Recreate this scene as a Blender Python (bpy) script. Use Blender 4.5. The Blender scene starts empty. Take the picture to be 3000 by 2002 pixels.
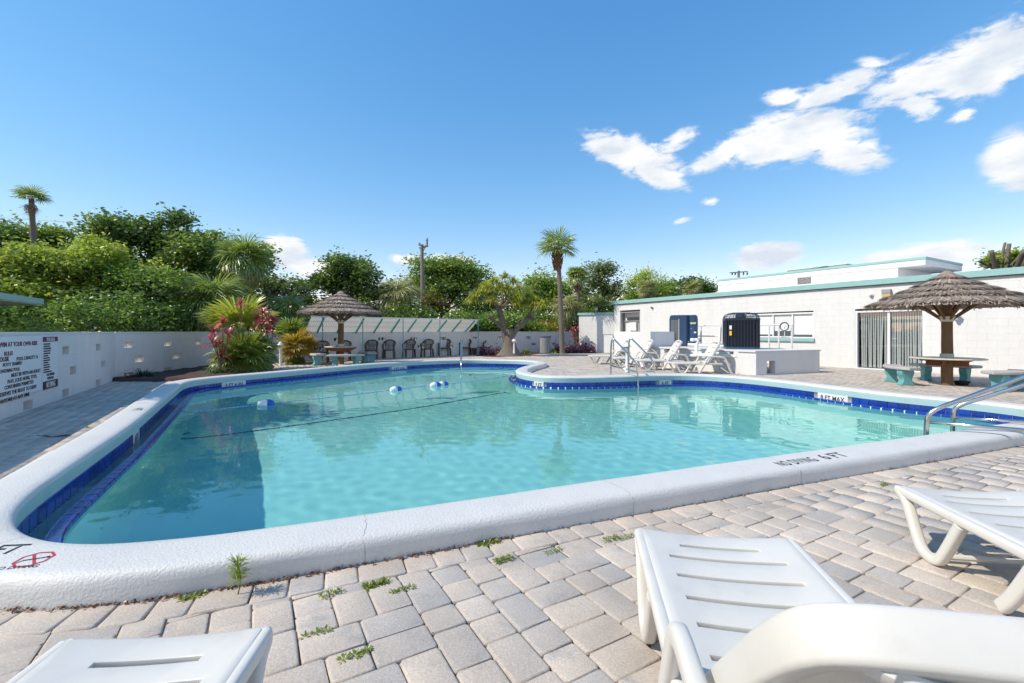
import bpy, bmesh, math, random
import numpy as np
from mathutils import Vector, Matrix, Euler
from mathutils.geometry import delaunay_2d_cdt

S = bpy.context.scene
C = S.collection
R = math.radians
rng = np.random.default_rng(7)
random.seed(7)

# ------------------------------------------------------------------ camera
F, HZ, H = 1333.0, 972.0, 1.25          # focal length and horizon in photo pixels, eye height in metres
cam = bpy.data.cameras.new('camera'); camo = bpy.data.objects.new('camera', cam); C.objects.link(camo)
camo.location = (0, 0, H); camo.rotation_euler = (R(90), 0, 0)
cam.lens = 36 * F / 3000; cam.sensor_width = 36; cam.shift_y = -(1001 - HZ) / 3000
cam.clip_start = 0.05; cam.clip_end = 3000
S.camera = camo

# ------------------------------------------------------------------ sky with clouds
SUN_AZ = math.atan2(-0.965, -0.26); SUN_EL = R(45)
w = bpy.data.worlds.new('World'); S.world = w; w.use_nodes = True
nt = w.node_tree; N = nt.nodes; LK = nt.links
def wn(t, **k):
    n = N.new(t)
    for a, b in k.items(): setattr(n, a, b)
    return n
def wm(op, a, b=None, c=None, clamp=False):
    n = wn('ShaderNodeMath', operation=op, use_clamp=clamp)
    for i, x in enumerate((a, b, c)):
        if x is None: continue
        if isinstance(x, (int, float)): n.inputs[i].default_value = x
        else: LK.new(x, n.inputs[i])
    return n.outputs[0]
bg = N['Background']; bg.inputs[1].default_value = 0.14
sky = wn('ShaderNodeTexSky', sky_type='NISHITA', sun_disc=False)
sky.sun_elevation = SUN_EL; sky.sun_rotation = SUN_AZ; sky.dust_density = 0.0; sky.air_density = 1.0; sky.ozone_density = 3.0; sky.altitude = 0
tc = wn('ShaderNodeTexCoord'); sp = wn('ShaderNodeSeparateXYZ'); LK.new(tc.outputs['Generated'], sp.inputs[0])
az = wm('ARCTAN2', sp.outputs[0], sp.outputs[1]); el = wm('ARCSINE', sp.outputs[2])
def noise(scale, detail, rough, dist=0.0, off=(0, 0, 0)):
    mp = wn('ShaderNodeMapping'); LK.new(tc.outputs['Generated'], mp.inputs[0]); mp.inputs['Location'].default_value = off
    mp.inputs['Scale'].default_value = (1, 1, 2.4)
    n = wn('ShaderNodeTexNoise'); LK.new(mp.outputs[0], n.inputs['Vector'])
    n.inputs['Scale'].default_value = scale; n.inputs['Detail'].default_value = detail; n.inputs['Roughness'].default_value = rough; n.inputs['Distortion'].default_value = dist
    return n.outputs[0]
n_big = noise(6.5, 8, 0.6, 0.5, (.7, .35, .1)); n_fine = noise(26, 8, 0.62, 0.5, (.3, .1, .2)); n_sh = noise(9, 5, 0.55, 0.0, (0.02, 0.0, 0.055))
def pdir(px, py):
    a = math.atan((px - 1500) / F); return a, math.atan((HZ - py) / (F / math.cos(a)))
clouds = [  # photo x, y, half width, half height, tilt, softness
    (2900, 170, 190, 95, 18, 1.0), (2680, 235, 190, 55, 8, 1.0), (2450, 262, 180, 36, 6, .85), (2310, 285, 70, 26, -10, .8), (2690, 310, 70, 42, -30, .85), (2560, 185, 55, 18, -20, .7),
    (2310, 405, 210, 68, 0, 1.1), (2130, 440, 120, 36, 20, .85), (2480, 450, 120, 45, -18, .9), (1850, 455, 150, 52, -22, 1.05), (1970, 425, 90, 30, 25, .75), (1930, 510, 90, 36, -25, .9),
    (2990, 475, 100, 85, 20, 1.0), (2820, 338, 45, 20, 10, .7), (2240, 752, 100, 36, 0, 1.05), (2590, 755, 90, 18, 4, .7), (2760, 745, 190, 36, 0, .85),
    (838, 740, 66, 52, -20, 1.05), (915, 785, 85, 40, -15, .8), (1195, 762, 48, 18, 0, .85), (1310, 770, 80, 24, 0, .9), (2000, 648, 40, 12, 10, .6), (2085, 592, 34, 14, 0, .6)]
sky_extra = [(100, 14, 16, 5), (128, 20, 20, 6), (165, 12, 18, 4), (-130, 18, 14, 5), (-100, 9, 18, 4), (70, 38, 14, 6), (-165, 30, 16, 6), (62, 8, 12, 3)]   # azimuth, elevation, sizes in degrees: the clouds go on behind the camera
els = []
for px, py, hw, hh, tilt, s in clouds:
    a0, e0 = pdir(px, py); a1, e1 = pdir(px + hw, py); a2, e2 = pdir(px, py - hh)
    els.append((a0, e0, abs(a1 - a0), abs(e2 - e0), R(tilt), s))
for a, e, ha, he in sky_extra: els.append((R(a), R(e), R(ha), R(he), 0.1, .95))
tot = None
for a0, e0, ha, he, t, s in els:
    da = wm('SUBTRACT', az, a0); de = wm('SUBTRACT', el, e0)
    u = wm('MULTIPLY_ADD', da, math.cos(t) / ha, wm('MULTIPLY', de, math.sin(t) / ha))
    v = wm('MULTIPLY_ADD', de, math.cos(t) / he, wm('MULTIPLY', da, -math.sin(t) / he))
    d2 = wm('MULTIPLY_ADD', u, u, wm('MULTIPLY', v, v))
    f = wm('MULTIPLY_ADD', wm('SQRT', d2), -1.0 * s, 1.0 * s + (s - 1) * .5)
    tot = f if tot is None else wm('MAXIMUM', tot, f)
dens = wm('ADD', wm('MULTIPLY_ADD', tot, 1.0, 0.2), wm('ADD', wm('MULTIPLY_ADD', n_big, 1.9, -.95), wm('MULTIPLY_ADD', n_fine, 1.7, -.85)))
mr = wn('ShaderNodeMapRange', interpolation_type='SMOOTHERSTEP'); LK.new(dens, mr.inputs[0]); mr.inputs[1].default_value = -0.16; mr.inputs[2].default_value = 0.55
gate = wn('ShaderNodeMapRange', interpolation_type='SMOOTHSTEP'); LK.new(tot, gate.inputs[0]); gate.inputs[1].default_value = -0.6; gate.inputs[2].default_value = 0.15
mask = wm('MULTIPLY', mr.outputs[0], gate.outputs[0], clamp=True)
shade = wn('ShaderNodeMapRange'); LK.new(n_sh, shade.inputs[0]); shade.inputs[1].default_value = 0.36; shade.inputs[2].default_value = 0.56; shade.inputs[3].default_value = 0.0; shade.inputs[4].default_value = 1.0
ccol = wn('ShaderNodeMixRGB'); LK.new(shade.outputs[0], ccol.inputs[0]); ccol.inputs[1].default_value = (2.95, 3.25, 3.65, 1); ccol.inputs[2].default_value = (4.1, 4.15, 4.2, 1)
hs = wn('ShaderNodeHueSaturation'); LK.new(sky.outputs[0], hs.inputs['Color']); hs.inputs['Saturation'].default_value = 1.25; hs.inputs['Value'].default_value = 1.0
sr = wn('ShaderNodeSeparateColor'); LK.new(hs.outputs[0], sr.inputs[0]); sc_ = wn('ShaderNodeCombineColor')      # a hazier, more even blue than the raw sky
for i_, (pw, gn) in enumerate(((.95, 1.12), (.74, 1.17), (.54, 1.64))): LK.new(wm('MULTIPLY', wm('POWER', sr.outputs[i_], pw), gn), sc_.inputs[i_])
mx = wn('ShaderNodeMixRGB'); LK.new(mask, mx.inputs[0]); LK.new(sc_.outputs[0], mx.inputs[1]); LK.new(ccol.outputs[0], mx.inputs[2])
LK.new(mx.outputs[0], bg.inputs[0])
w.cycles.sampling_method = 'MANUAL'; w.cycles.sample_map_resolution = 1024

# ------------------------------------------------------------------ sun, exposure
sl = bpy.data.lights.new('sun', 'SUN'); sl.energy = 2.8; sl.angle = R(0.53); sl.color = (1, .895, .735)
so = bpy.data.objects.new('sun', sl); C.objects.link(so)
SD = Vector((math.sin(SUN_AZ) * math.cos(SUN_EL), math.cos(SUN_AZ) * math.cos(SUN_EL), math.sin(SUN_EL)))
so.rotation_euler = SD.to_track_quat('Z', 'Y').to_euler(); so.location = (0, 0, 30)
sl.cycles.is_caustics_light = True
vs = S.view_settings; vs.view_transform = 'Standard'; vs.look = 'None'; vs.gamma = 1; vs.use_curve_mapping = False; vs.exposure = 0.82
S.render.engine = 'CYCLES'
S.cycles.max_bounces = 8; S.cycles.transparent_max_bounces = 12; S.cycles.transmission_bounces = 6; S.cycles.caustics_refractive = True; S.cycles.caustics_reflective = False
S.cycles.sample_clamp_indirect = 4; S.cycles.use_denoising = True

# ------------------------------------------------------------------ helpers: places
def G(px, py, z=0.0):
    Z = F * (H - z) / (py - HZ); return Vector(((px - 1500) / F * Z, Z, z))
def at(px, py, Z): return Vector(((px - 1500) / F * Z, Z, H - (py - HZ) / F * Z))
class Plane:                                # an upright wall plane seen from the front; t runs along it
    def __init__(s, p, q):
        s.p = Vector((p[0], p[1], 0)); q = Vector((q[0], q[1], 0)); s.L = (q - s.p).length; s.d = (q - s.p).normalized()
        s.n = Vector((s.d.y, -s.d.x, 0))
        if s.n.dot(-s.p) < 0: s.n = -s.n
        s.rot = math.atan2(s.d.y, s.d.x)
    def tz(s, px, py):
        k = (px - 1500) / F
        t = (k * s.p.y - s.p.x) / (s.d.x - k * s.d.y); Z = s.p.y + t * s.d.y
        return t, H - (py - HZ) / F * Z
    def P(s, t, z=0.0, out=0.0): return s.p + s.d * t + s.n * out + Vector((0, 0, z))
    def M(s, t, z=0.0, out=0.0):            # local x along the wall (left to right seen from the front), y into the wall, z up
        e = s.d if s.d.cross(Vector((0, 0, 1))).dot(s.n) > 0 else -s.d
        m = Matrix((( e.x, -s.n.x, 0, 0), (e.y, -s.n.y, 0, 0), (0, 0, 1, 0), (0, 0, 0, 1)))
        return Matrix.Translation(s.P(t, z, out)) @ m

# ------------------------------------------------------------------ helpers: materials
def mat(name, col, rough=.6, col2=None, var=.5, scale=6., detail=4., bump=0., bscale=60., metal=0., spec=.5, world=False, stain=None, sscale=2., slo=.55, shi=.7, stretch=(1, 1, 1), trans=0, rnd=0.):
    m = bpy.data.materials.new(name); m.use_nodes = True; t = m.node_tree; b = t.nodes['Principled BSDF']
    b.inputs['Roughness'].default_value = rough; b.inputs['Metallic'].default_value = metal; b.inputs['Specular IOR Level'].default_value = spec
    b.inputs['Base Color'].default_value = (*col, 1)
    tcn = t.nodes.new('ShaderNodeTexCoord'); oi = t.nodes.new('ShaderNodeObjectInfo'); mp = t.nodes.new('ShaderNodeMapping')
    if world:
        gm = t.nodes.new('ShaderNodeNewGeometry'); t.links.new(gm.outputs['Position'], mp.inputs[0])
    else:
        va = t.nodes.new('ShaderNodeVectorMath'); va.operation = 'MULTIPLY_ADD'
        cmb = t.nodes.new('ShaderNodeCombineXYZ'); 
        for i in range(3): t.links.new(oi.outputs['Random'], cmb.inputs[i])
        t.links.new(cmb.outputs[0], va.inputs[0]); va.inputs[1].default_value = (37, 53, 71); t.links.new(tcn.outputs['Object'], va.inputs[2]); t.links.new(va.outputs[0], mp.inputs[0])
    mp.inputs['Scale'].default_value = stretch
    def nz(sc, de=detail):
        n = t.nodes.new('ShaderNodeTexNoise'); t.links.new(mp.outputs[0], n.inputs['Vector']); n.inputs['Scale'].default_value = sc; n.inputs['Detail'].default_value = de; n.inputs['Roughness'].default_value = .6
        return n.outputs[0]
    cur = None
    def mix(fac, a, bcol):
        x = t.nodes.new('ShaderNodeMixRGB')
        if isinstance(fac, float): x.inputs[0].default_value = fac
        else: t.links.new(fac, x.inputs[0])
        if isinstance(a, tuple): x.inputs[1].default_value = (*a, 1)
        else: t.links.new(a, x.inputs[1])
        x.inputs[2].default_value = (*bcol, 1)
        return x.outputs[0]
    def mrange(src, lo, hi, top=1.):
        r = t.nodes.new('ShaderNodeMapRange'); t.links.new(src, r.inputs[0]); r.inputs[1].default_value = lo; r.inputs[2].default_value = hi; r.inputs[4].default_value = top
        return r.outputs[0]
    cur = col
    if col2: cur = mix(mrange(nz(scale), .5 - var / 2, .5 + var / 2), cur, col2)
    if stain: cur = mix(mrange(nz(sscale, 6), slo, shi, .8), cur, stain)
    if rnd and not isinstance(cur, tuple) or rnd:
        h = t.nodes.new('ShaderNodeHueSaturation')
        if isinstance(cur, tuple): h.inputs['Color'].default_value = (*cur, 1)
        else: t.links.new(cur, h.inputs['Color'])
        r = t.nodes.new('ShaderNodeMapRange'); t.links.new(oi.outputs['Random'], r.inputs[0]); r.inputs[3].default_value = 1 - rnd; r.inputs[4].default_value = 1 + rnd
        t.links.new(r.outputs[0], h.inputs['Value']); cur = h.outputs[0]
    if not isinstance(cur, tuple): t.links.new(cur, b.inputs['Base Color'])
    if bump:
        bp = t.nodes.new('ShaderNodeBump'); bp.inputs['Strength'].default_value = min(1, bump); bp.inputs['Distance'].default_value = .01 * max(1, bump); t.links.new(nz(bscale, 5), bp.inputs['Height']); t.links.new(bp.outputs[0], b.inputs['Normal'])
    return m
def leafmat(name, c1, c2, c3=None, tr=.52, gloss=.06, rnd=.12):
    m = bpy.data.materials.new(name); m.use_nodes = True; t = m.node_tree; t.nodes.clear()
    o = t.nodes.new('ShaderNodeOutputMaterial'); at_ = t.nodes.new('ShaderNodeAttribute'); at_.attribute_name = 'lv'
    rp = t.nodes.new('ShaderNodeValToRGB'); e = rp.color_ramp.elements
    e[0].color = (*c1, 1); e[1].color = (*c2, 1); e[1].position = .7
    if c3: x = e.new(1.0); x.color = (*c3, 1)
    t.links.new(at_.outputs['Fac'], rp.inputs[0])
    oi = t.nodes.new('ShaderNodeObjectInfo'); h = t.nodes.new('ShaderNodeHueSaturation'); r = t.nodes.new('ShaderNodeMapRange')
    t.links.new(oi.outputs['Random'], r.inputs[0]); r.inputs[3].default_value = 1 - rnd; r.inputs[4].default_value = 1 + rnd; t.links.new(r.outputs[0], h.inputs['Value']); t.links.new(rp.outputs[0], h.inputs['Color'])
    d = t.nodes.new('ShaderNodeBsdfDiffuse'); l = t.nodes.new('ShaderNodeBsdfTranslucent'); g = t.nodes.new('ShaderNodeBsdfGlossy'); g.inputs['Roughness'].default_value = .42; g.inputs['Color'].default_value = (.8, .85, .8, 1)
    for n in (d, l): t.links.new(h.outputs[0], n.inputs['Color'])
    m1 = t.nodes.new('ShaderNodeMixShader'); m1.inputs[0].default_value = tr; t.links.new(d.outputs[0], m1.inputs[1]); t.links.new(l.outputs[0], m1.inputs[2])
    m2 = t.nodes.new('ShaderNodeMixShader'); m2.inputs[0].default_value = gloss; t.links.new(m1.outputs[0], m2.inputs[1]); t.links.new(g.outputs[0], m2.inputs[2]); t.links.new(m2.outputs[0], o.inputs[0])
    return m

# ------------------------------------------------------------------ helpers: meshes
_bev = {}
def bevbox_data(sx, sy, sz, b, seg=1):
    k = (round(sx, 4), round(sy, 4), round(sz, 4), round(b, 4), seg)
    if k not in _bev:
        bm = bmesh.new(); bmesh.ops.create_cube(bm, size=1); bmesh.ops.scale(bm, vec=(sx, sy, sz), verts=bm.verts)
        if b > 0: bmesh.ops.bevel(bm, geom=bm.edges[:], offset=b, segments=seg, affect='EDGES', profile=.5)
        bm.verts.index_update(); _bev[k] = ([v.co.copy() for v in bm.verts], [[v.index for v in f.verts] for f in bm.faces]); bm.free()
    return _bev[k]
def smooth_path(pts, it=2, closed=False):
    pts = [Vector(p) for p in pts]
    for _ in range(it):
        q = []
        n = len(pts)
        if closed:
            for i in range(n): a, b = pts[i], pts[(i + 1) % n]; q += [a * .75 + b * .25, a * .25 + b * .75]
        else:
            q = [pts[0]]
            for i in range(n - 1): a, b = pts[i], pts[i + 1]; q += [a * .75 + b * .25, a * .25 + b * .75]
            q.append(pts[-1])
        pts = q
    return pts
class MB:
    def __init__(s): s.v = []; s.f = []
    def add(s, v, f, M=None):
        o = len(s.v); s.v += [M @ Vector(p) for p in v] if M is not None else [Vector(p) for p in v]; s.f += [[i + o for i in q] for q in f]; return s
    def box(s, c, d, b=0., M=None, rz=0., seg=1):
        v, f = bevbox_data(*d, b, seg); T = Matrix.Translation(c) @ Matrix.Rotation(rz, 4, 'Z')
        if M is not None: T = M @ T
        return s.add(v, f, T)
    def sweep(s, path, prof, closed=False, cap=True, up=Vector((0, 0, 1)), M=None, scale=None):
        path = [Vector(p) for p in path]; n = len(path); k = len(prof); o = len(s.v); side0 = None
        for i, p in enumerate(path):
            a = path[(i - 1) % n] if closed or i > 0 else p; b = path[(i + 1) % n] if closed or i < n - 1 else p
            t = (b - a)
            t = t.normalized() if t.length > 1e-9 else Vector((0, 0, 1))
            sd = t.cross(up)
            if sd.length < .05: sd = side0 if side0 is not None else t.orthogonal()
            sd = sd - t * sd.dot(t); sd.normalize()
            if side0 is not None and sd.dot(side0) < 0 and not closed: sd = -sd
            side0 = sd; u2 = sd.cross(t)
            q = 1 if scale is None else scale[i]
            for (x, y) in prof:
                c = p + sd * x * q + u2 * y * q; s.v.append(M @ c if M is not None else c)
        for i in range(n if closed else n - 1):
            for j in range(k):
                a = o + i * k + j; b = o + i * k + (j + 1) % k; c = o + ((i + 1) % n) * k + (j + 1) % k; d = o + ((i + 1) % n) * k + j
                s.f.append([a, b, c, d])
        if cap and not closed: s.f.append([o + j for j in range(k)][::-1]); s.f.append([o + (n - 1) * k + j for j in range(k)])
        return s
    def tube(s, path, r, n=8, closed=False, M=None, radii=None):
        prof = [(math.cos(6.28318 * i / n) * r, math.sin(6.28318 * i / n) * r) for i in range(n)]
        return s.sweep(path, prof, closed=closed, M=M, scale=None if radii is None else [x / r for x in radii])
    def lathe(s, prof, n=20, c=(0, 0, 0), M=None):
        o = len(s.v); c = Vector(c)
        for r, z in prof:
            for i in range(n):
                a = 2 * math.pi * i / n; p = c + Vector((r * math.cos(a), r * math.sin(a), z)); s.v.append(M @ p if M is not None else p)
        for j in range(len(prof) - 1):
            for i in range(n):
                a = o + j * n + i; b = o + j * n + (i + 1) % n; s.f.append([a, b, b + n, a + n])
        s.f.append([o + i for i in range(n)][::-1]); s.f.append([o + (len(prof) - 1) * n + i for i in range(n)])
        return s
    def prism(s, poly, z0, z1, M=None):
        n = len(poly); o = len(s.v)
        for z in (z0, z1):
            for x, y in poly: p = Vector((x, y, z)); s.v.append(M @ p if M is not None else p)
        for i in range(n): j = (i + 1) % n; s.f.append([o + i, o + j, o + n + j, o + n + i])
        s.f.append([o + i for i in range(n)][::-1]); s.f.append([o + n + i for i in range(n)])
        return s
    def mesh(s, name, m, smooth=None):
        return mkmesh(name, s.v, s.f, m, smooth)
    def obj(s, name, m, parent=None, smooth=None, **k):
        return link(name, s.mesh(name, m, smooth), parent, **k)
def mkmesh(name, v, f, m, smooth=None, attr=None):
    me = bpy.data.meshes.new(name); me.from_pydata([tuple(p) for p in v], [], f)
    if m is not None: me.materials.append(m)
    if smooth is not None:
        me.polygons.foreach_set('use_smooth', [True] * len(me.polygons))
        if smooth < 3: me.set_sharp_from_angle(angle=smooth)
    if attr is not None:
        a = me.attributes.new('lv', 'FLOAT', 'POINT'); a.data.foreach_set('value', np.asarray(attr, dtype=np.float32))
    me.update(); return me
def npmesh(name, V, quads, m, attr=None, tris=None, smooth=False):
    V = np.asarray(V, dtype=np.float32); quads = np.asarray(quads, dtype=np.int32).reshape(-1, 4)
    tris = np.zeros((0, 3), np.int32) if tris is None else np.asarray(tris, dtype=np.int32).reshape(-1, 3)
    me = bpy.data.meshes.new(name); me.vertices.add(len(V)); me.vertices.foreach_set('co', V.ravel())
    lt = np.concatenate([np.full(len(quads), 4), np.full(len(tris), 3)]).astype(np.int32); ls = np.concatenate([[0], np.cumsum(lt)[:-1]]).astype(np.int32) if len(lt) else np.zeros(0, np.int32)
    idx = np.concatenate([quads.ravel(), tris.ravel()]).astype(np.int32)
    me.loops.add(len(idx)); me.loops.foreach_set('vertex_index', idx); me.polygons.add(len(lt)); me.polygons.foreach_set('loop_start', ls)
    if smooth: me.polygons.foreach_set('use_smooth', np.ones(len(lt), bool))
    me.update(calc_edges=True)
    if m is not None: me.materials.append(m)
    if attr is not None:
        a = me.attributes.new('lv', 'FLOAT', 'POINT'); a.data.foreach_set('value', np.asarray(attr, dtype=np.float32))
    return me
def tag(o, label=None, cat=None, group=None, kind=None):
    if label: o['label'] = label
    if cat: o['category'] = cat
    if group: o['group'] = group
    if kind: o['kind'] = kind
    return o
def link(name, me, parent=None, loc=None, rot=None, M=None, **k):
    o = bpy.data.objects.new(name, me); C.objects.link(o)
    if parent is not None: o.parent = parent
    if M is not None: o.matrix_local = M
    if loc is not None: o.location = loc
    if rot is not None: o.rotation_euler = rot
    return tag(o, **k)
def empty(name, loc=(0, 0, 0), rz=0., label=None, cat=None, group=None, M=None):
    o = bpy.data.objects.new(name, None); C.objects.link(o); o.empty_display_size = .1
    if M is not None: o.matrix_world = M
    else: o.location = loc; o.rotation_euler = (0, 0, rz)
    return tag(o, label, cat, group)
def copy_tree(o, parent=None):
    c = o.copy(); C.objects.link(c)
    if parent is not None: c.parent = parent
    for ch in [x for x in C.objects if x.parent == o]: copy_tree(ch, c)
    return c
def textobj(name, body, size, m, M, parent=None, align='LEFT', sx=1., ext=.0015, bold=.012, spacing=1.):
    cu = bpy.data.curves.new(name, 'FONT'); cu.body = body; cu.size = size; cu.align_x = align; cu.align_y = 'BOTTOM_BASELINE'; cu.extrude = ext; cu.offset = bold * size; cu.space_character = spacing; cu.resolution_u = 3
    cu.materials.append(m)
    tmp = bpy.data.objects.new('tmp_text', cu); C.objects.link(tmp); me = bpy.data.meshes.new_from_object(tmp); bpy.data.objects.remove(tmp); me.name = name
    if not me.materials: me.materials.append(m)
    o = bpy.data.objects.new(name, me); C.objects.link(o)
    if parent is not None: o.parent = parent
    o.matrix_local = M @ Matrix.Diagonal((sx, 1, 1, 1))
    return o
UP = Matrix.Rotation(R(90), 4, 'X')          # stands flat text up: local x right, y up

# ------------------------------------------------------------------ materials
WHITE = mat('white_wall_paint', (.71, .705, .69), .6, (.66, .655, .645), scale=3, bump=.25, bscale=120, world=True, stain=(.56, .56, .55), sscale=1.1, slo=.52, shi=.85, stretch=(1, 1, .3))
BLOCKW = mat('painted_block', (.70, .70, .69), .65, (.645, .645, .64), scale=4, bump=.5, bscale=140, world=True, stain=(.55, .55, .545), sscale=1.5, slo=.54, shi=.9, rnd=.008, stretch=(1, 1, .3))
TEAL = mat('teal_paint', (.24, .43, .42), .5, (.28, .48, .47), scale=4, bump=.1, world=True)
TEALM = mat('teal_metal_paint', (.07, .36, .38), .45, (.10, .42, .44), scale=9)
AQUA = mat('pale_aqua_paint', (.40, .58, .59), .55, (.46, .63, .64), scale=3, bump=.3, bscale=50, world=True, stain=(.33, .47, .47), sscale=2.5, slo=.6, shi=.85)
COPE = mat('coping_paint', (.67, .66, .625), .45, (.61, .60, .575), scale=3, bump=.6, bscale=75, world=True, stain=(.52, .515, .49), sscale=4, slo=.62, shi=.95)
PLASTER = mat('pool_plaster', (.47, .79, .74), .8, (.54, .83, .78), scale=2, world=True)
TILE = mat('blue_tile', (.008, .030, .24), .12, (.014, .065, .38), scale=45, var=.35, rnd=.25, spec=.6)
GROUT = mat('grout', (.55, .57, .58), .8, (.42, .44, .45), scale=20)
MARKW = mat('marker_tile', (.72, .73, .73), .25)
NAVYB = mat('blue_black_metal', (.012, .018, .034), .35, (.018, .026, .05), scale=4)
BLACK = mat('black_lettering', (.012, .012, .016), .5)
MAROON = mat('maroon_lettering', (.14, .015, .05), .5)
REDM = mat('red_mark', (.45, .03, .05), .5)
STEEL = mat('stainless_steel', (.62, .60, .57), .16, (.55, .53, .50), scale=12, metal=1.)
PLASTIC = mat('white_resin', (.66, .64, .59), .36, (.61, .59, .545), scale=5, spec=.5, stain=(.54, .50, .44), sscale=5, slo=.58, shi=.85, bump=.06, bscale=200)
BROWN = mat('brown_resin', (.052, .032, .026), .4, (.07, .045, .036), scale=8)
THATCH = mat('dry_thatch', (.20, .155, .125), .9, (.30, .25, .21), scale=30, rnd=.1)
WOOD = mat('brown_post_wood', (.21, .115, .05), .75, (.13, .07, .03), scale=9, stretch=(3, 3, .35), bump=.4, bscale=30)
REDWOOD = mat('reddish_wood', (.24, .085, .04), .7, (.17, .06, .03), scale=8)
CREAM = mat('cream_top', (.62, .58, .48), .55, (.55, .52, .44), scale=9, bump=.2)
CONC = mat('bench_concrete', (.50, .48, .47), .85, (.38, .37, .37), scale=22, bump=.9, bscale=90)
BTEAL = mat('bench_teal_paint', (.14, .38, .38), .6, (.10, .30, .31), scale=10, bump=.4, bscale=60)
BARK = mat('grey_bark', (.19, .155, .125), .9, (.11, .09, .075), scale=8, bump=1., bscale=25)
BARKD = mat('dark_bark', (.09, .07, .055), .9, (.05, .04, .032), scale=8, bump=1., bscale=25)
PALMB = mat('palm_trunk_bark', (.20, .17, .145), .9, (.13, .105, .09), scale=7, stretch=(.5, .5, 5), bump=1., bscale=12)
BOOT = mat('palm_boots', (.20, .10, .05), .9, (.12, .06, .03), scale=10, bump=1., bscale=14)
POLEW = mat('weathered_pole', (.26, .235, .21), .9, (.19, .17, .15), scale=5, stretch=(4, 4, .3))
GREYM = mat('grey_metal', (.30, .31, .32), .5, (.26, .27, .28), scale=6)
DGREY = mat('dark_grey_metal', (.05, .052, .055), .5)
GALV = mat('slat_grey_paint', (.33, .335, .34), .55, (.26, .27, .275), scale=6, stretch=(4, 4, .4))
WMETAL = mat('white_metal', (.74, .75, .76), .4, (.68, .69, .70), scale=6)
NAVY = mat('navy_metal', (.022, .055, .12), .35, (.03, .07, .15), scale=4)
NAVYD = mat('dark_coil', (.008, .009, .014), .5, (.016, .02, .035), scale=90)
COIL = mat('bronze_coil', (.07, .063, .055), .6, (.035, .032, .03), scale=70)
PVC = mat('white_pipe', (.76, .76, .74), .45)
GLASSD = mat('dark_window_glass', (.03, .035, .04), .05, spec=.8)
BLIND = mat('white_blind', (.72, .73, .72), .7)
MULCH = mat('brown_mulch', (.055, .032, .028), .95, (.10, .05, .04), scale=40, bump=1.5, bscale=60, world=True)
MULCHR = mat('red_mulch', (.16, .05, .03), .95, (.09, .03, .02), scale=40, bump=1.5, bscale=60, world=True)
SANDJ = mat('joint_sand', (.12, .105, .09), .95, (.06, .05, .045), scale=14, world=True)
EARTH = mat('earth_and_grass', (.045, .065, .025), .95, (.09, .075, .045), scale=.6, world=True)
ASPH = mat('shingle', (.16, .125, .10), .9, (.11, .09, .075), scale=6, bump=.6, bscale=30)
YEL = mat('yellow_label', (.75, .42, .03), .5)
LAMPG = mat('amber_lens', (.50, .36, .18), .35)
GRIME = mat('brown_sticker', (.42, .40, .36), .6)
CAMW = mat('camera_white', (.6, .6, .6), .4)
BUOYB = mat('buoy_blue', (.01, .10, .48), .3)
BUOYW = mat('buoy_white', (.78, .79, .79), .3)
TERRA = mat('terracotta', (.10, .045, .03), .8)
# ------------------------------------------------------------------ pool outline (nose of the coping), counter-clockwise
POOL = [(-3.1, 2.83), (-2.85, 2.6), (-2.45, 2.42), (-2.1, 2.4), (-1.72, 2.49), (-1.38, 2.61), (-.65, 2.9), (.37, 3.32), (1.4, 3.73), (2.5, 4.17), (3.64, 4.61), (5.05, 5.17), (6.41, 5.72), (7.1, 6.02), (7.5, 6.35), (7.55, 6.85), (7.25, 7.45), (6.75, 8.2), (6.4, 9.22), (6.0, 10.4), (5.5, 11.25), (4.8, 11.75), (4.0, 11.8), (3.0, 11.5), (2.1, 11.28), (1.3, 11.2), (.8, 11.32), (.42, 11.7), (.2, 12.25), (.1, 12.9), (.15, 13.7), (.4, 14.7), (.72, 15.6), (.9, 16.4), (.8, 17.1), (.35, 17.6), (-.6, 17.95), (-1.7, 18.1), (-2.8, 17.65), (-3.8, 16.85), (-4.9, 15.6), (-5.7, 14.1), (-6.4, 12.7), (-6.95, 11.7), (-7.25, 11.0), (-7.33, 10.45), (-7.1, 9.82), (-6.55, 8.87), (-5.85, 7.66), (-4.59, 5.5), (-4.0, 4.4), (-3.55, 3.55), (-3.3, 3.1)]
def catmull(P, k=14):
    P = np.array(P); n = len(P); out = []
    for i in range(n):
        p0, p1, p2, p3 = P[i - 1], P[i], P[(i + 1) % n], P[(i + 2) % n]
        for j in range(k):
            t = j / k; out.append(.5 * ((2 * p1) + (-p0 + p2) * t + (2 * p0 - 5 * p1 + 4 * p2 - p3) * t * t + (-p0 + 3 * p1 - 3 * p2 + p3) * t ** 3))
    return np.array(out)
def resample(P, step):
    Q = np.vstack([P, P[:1]]); d = np.r_[0, np.cumsum(np.linalg.norm(np.diff(Q, axis=0), axis=1))]; n = int(round(d[-1] / step)); s = np.linspace(0, d[-1], n, endpoint=False)
    return np.c_[np.interp(s, d, Q[:, 0]), np.interp(s, d, Q[:, 1])]
def relax(P, it):
    for _ in range(it): P = .25 * np.roll(P, 1, 0) + .5 * P + .25 * np.roll(P, -1, 0)
    return P
RIM = resample(relax(resample(catmull(POOL), .08), 14), .08)
def normals(P):
    t = np.roll(P, -1, 0) - np.roll(P, 1, 0); t /= np.linalg.norm(t, axis=1)[:, None]; return np.c_[t[:, 1], -t[:, 0]], t
RN, RT = normals(RIM)
def off(o): return RIM + RN * np.asarray(o).reshape(-1, 1)
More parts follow.
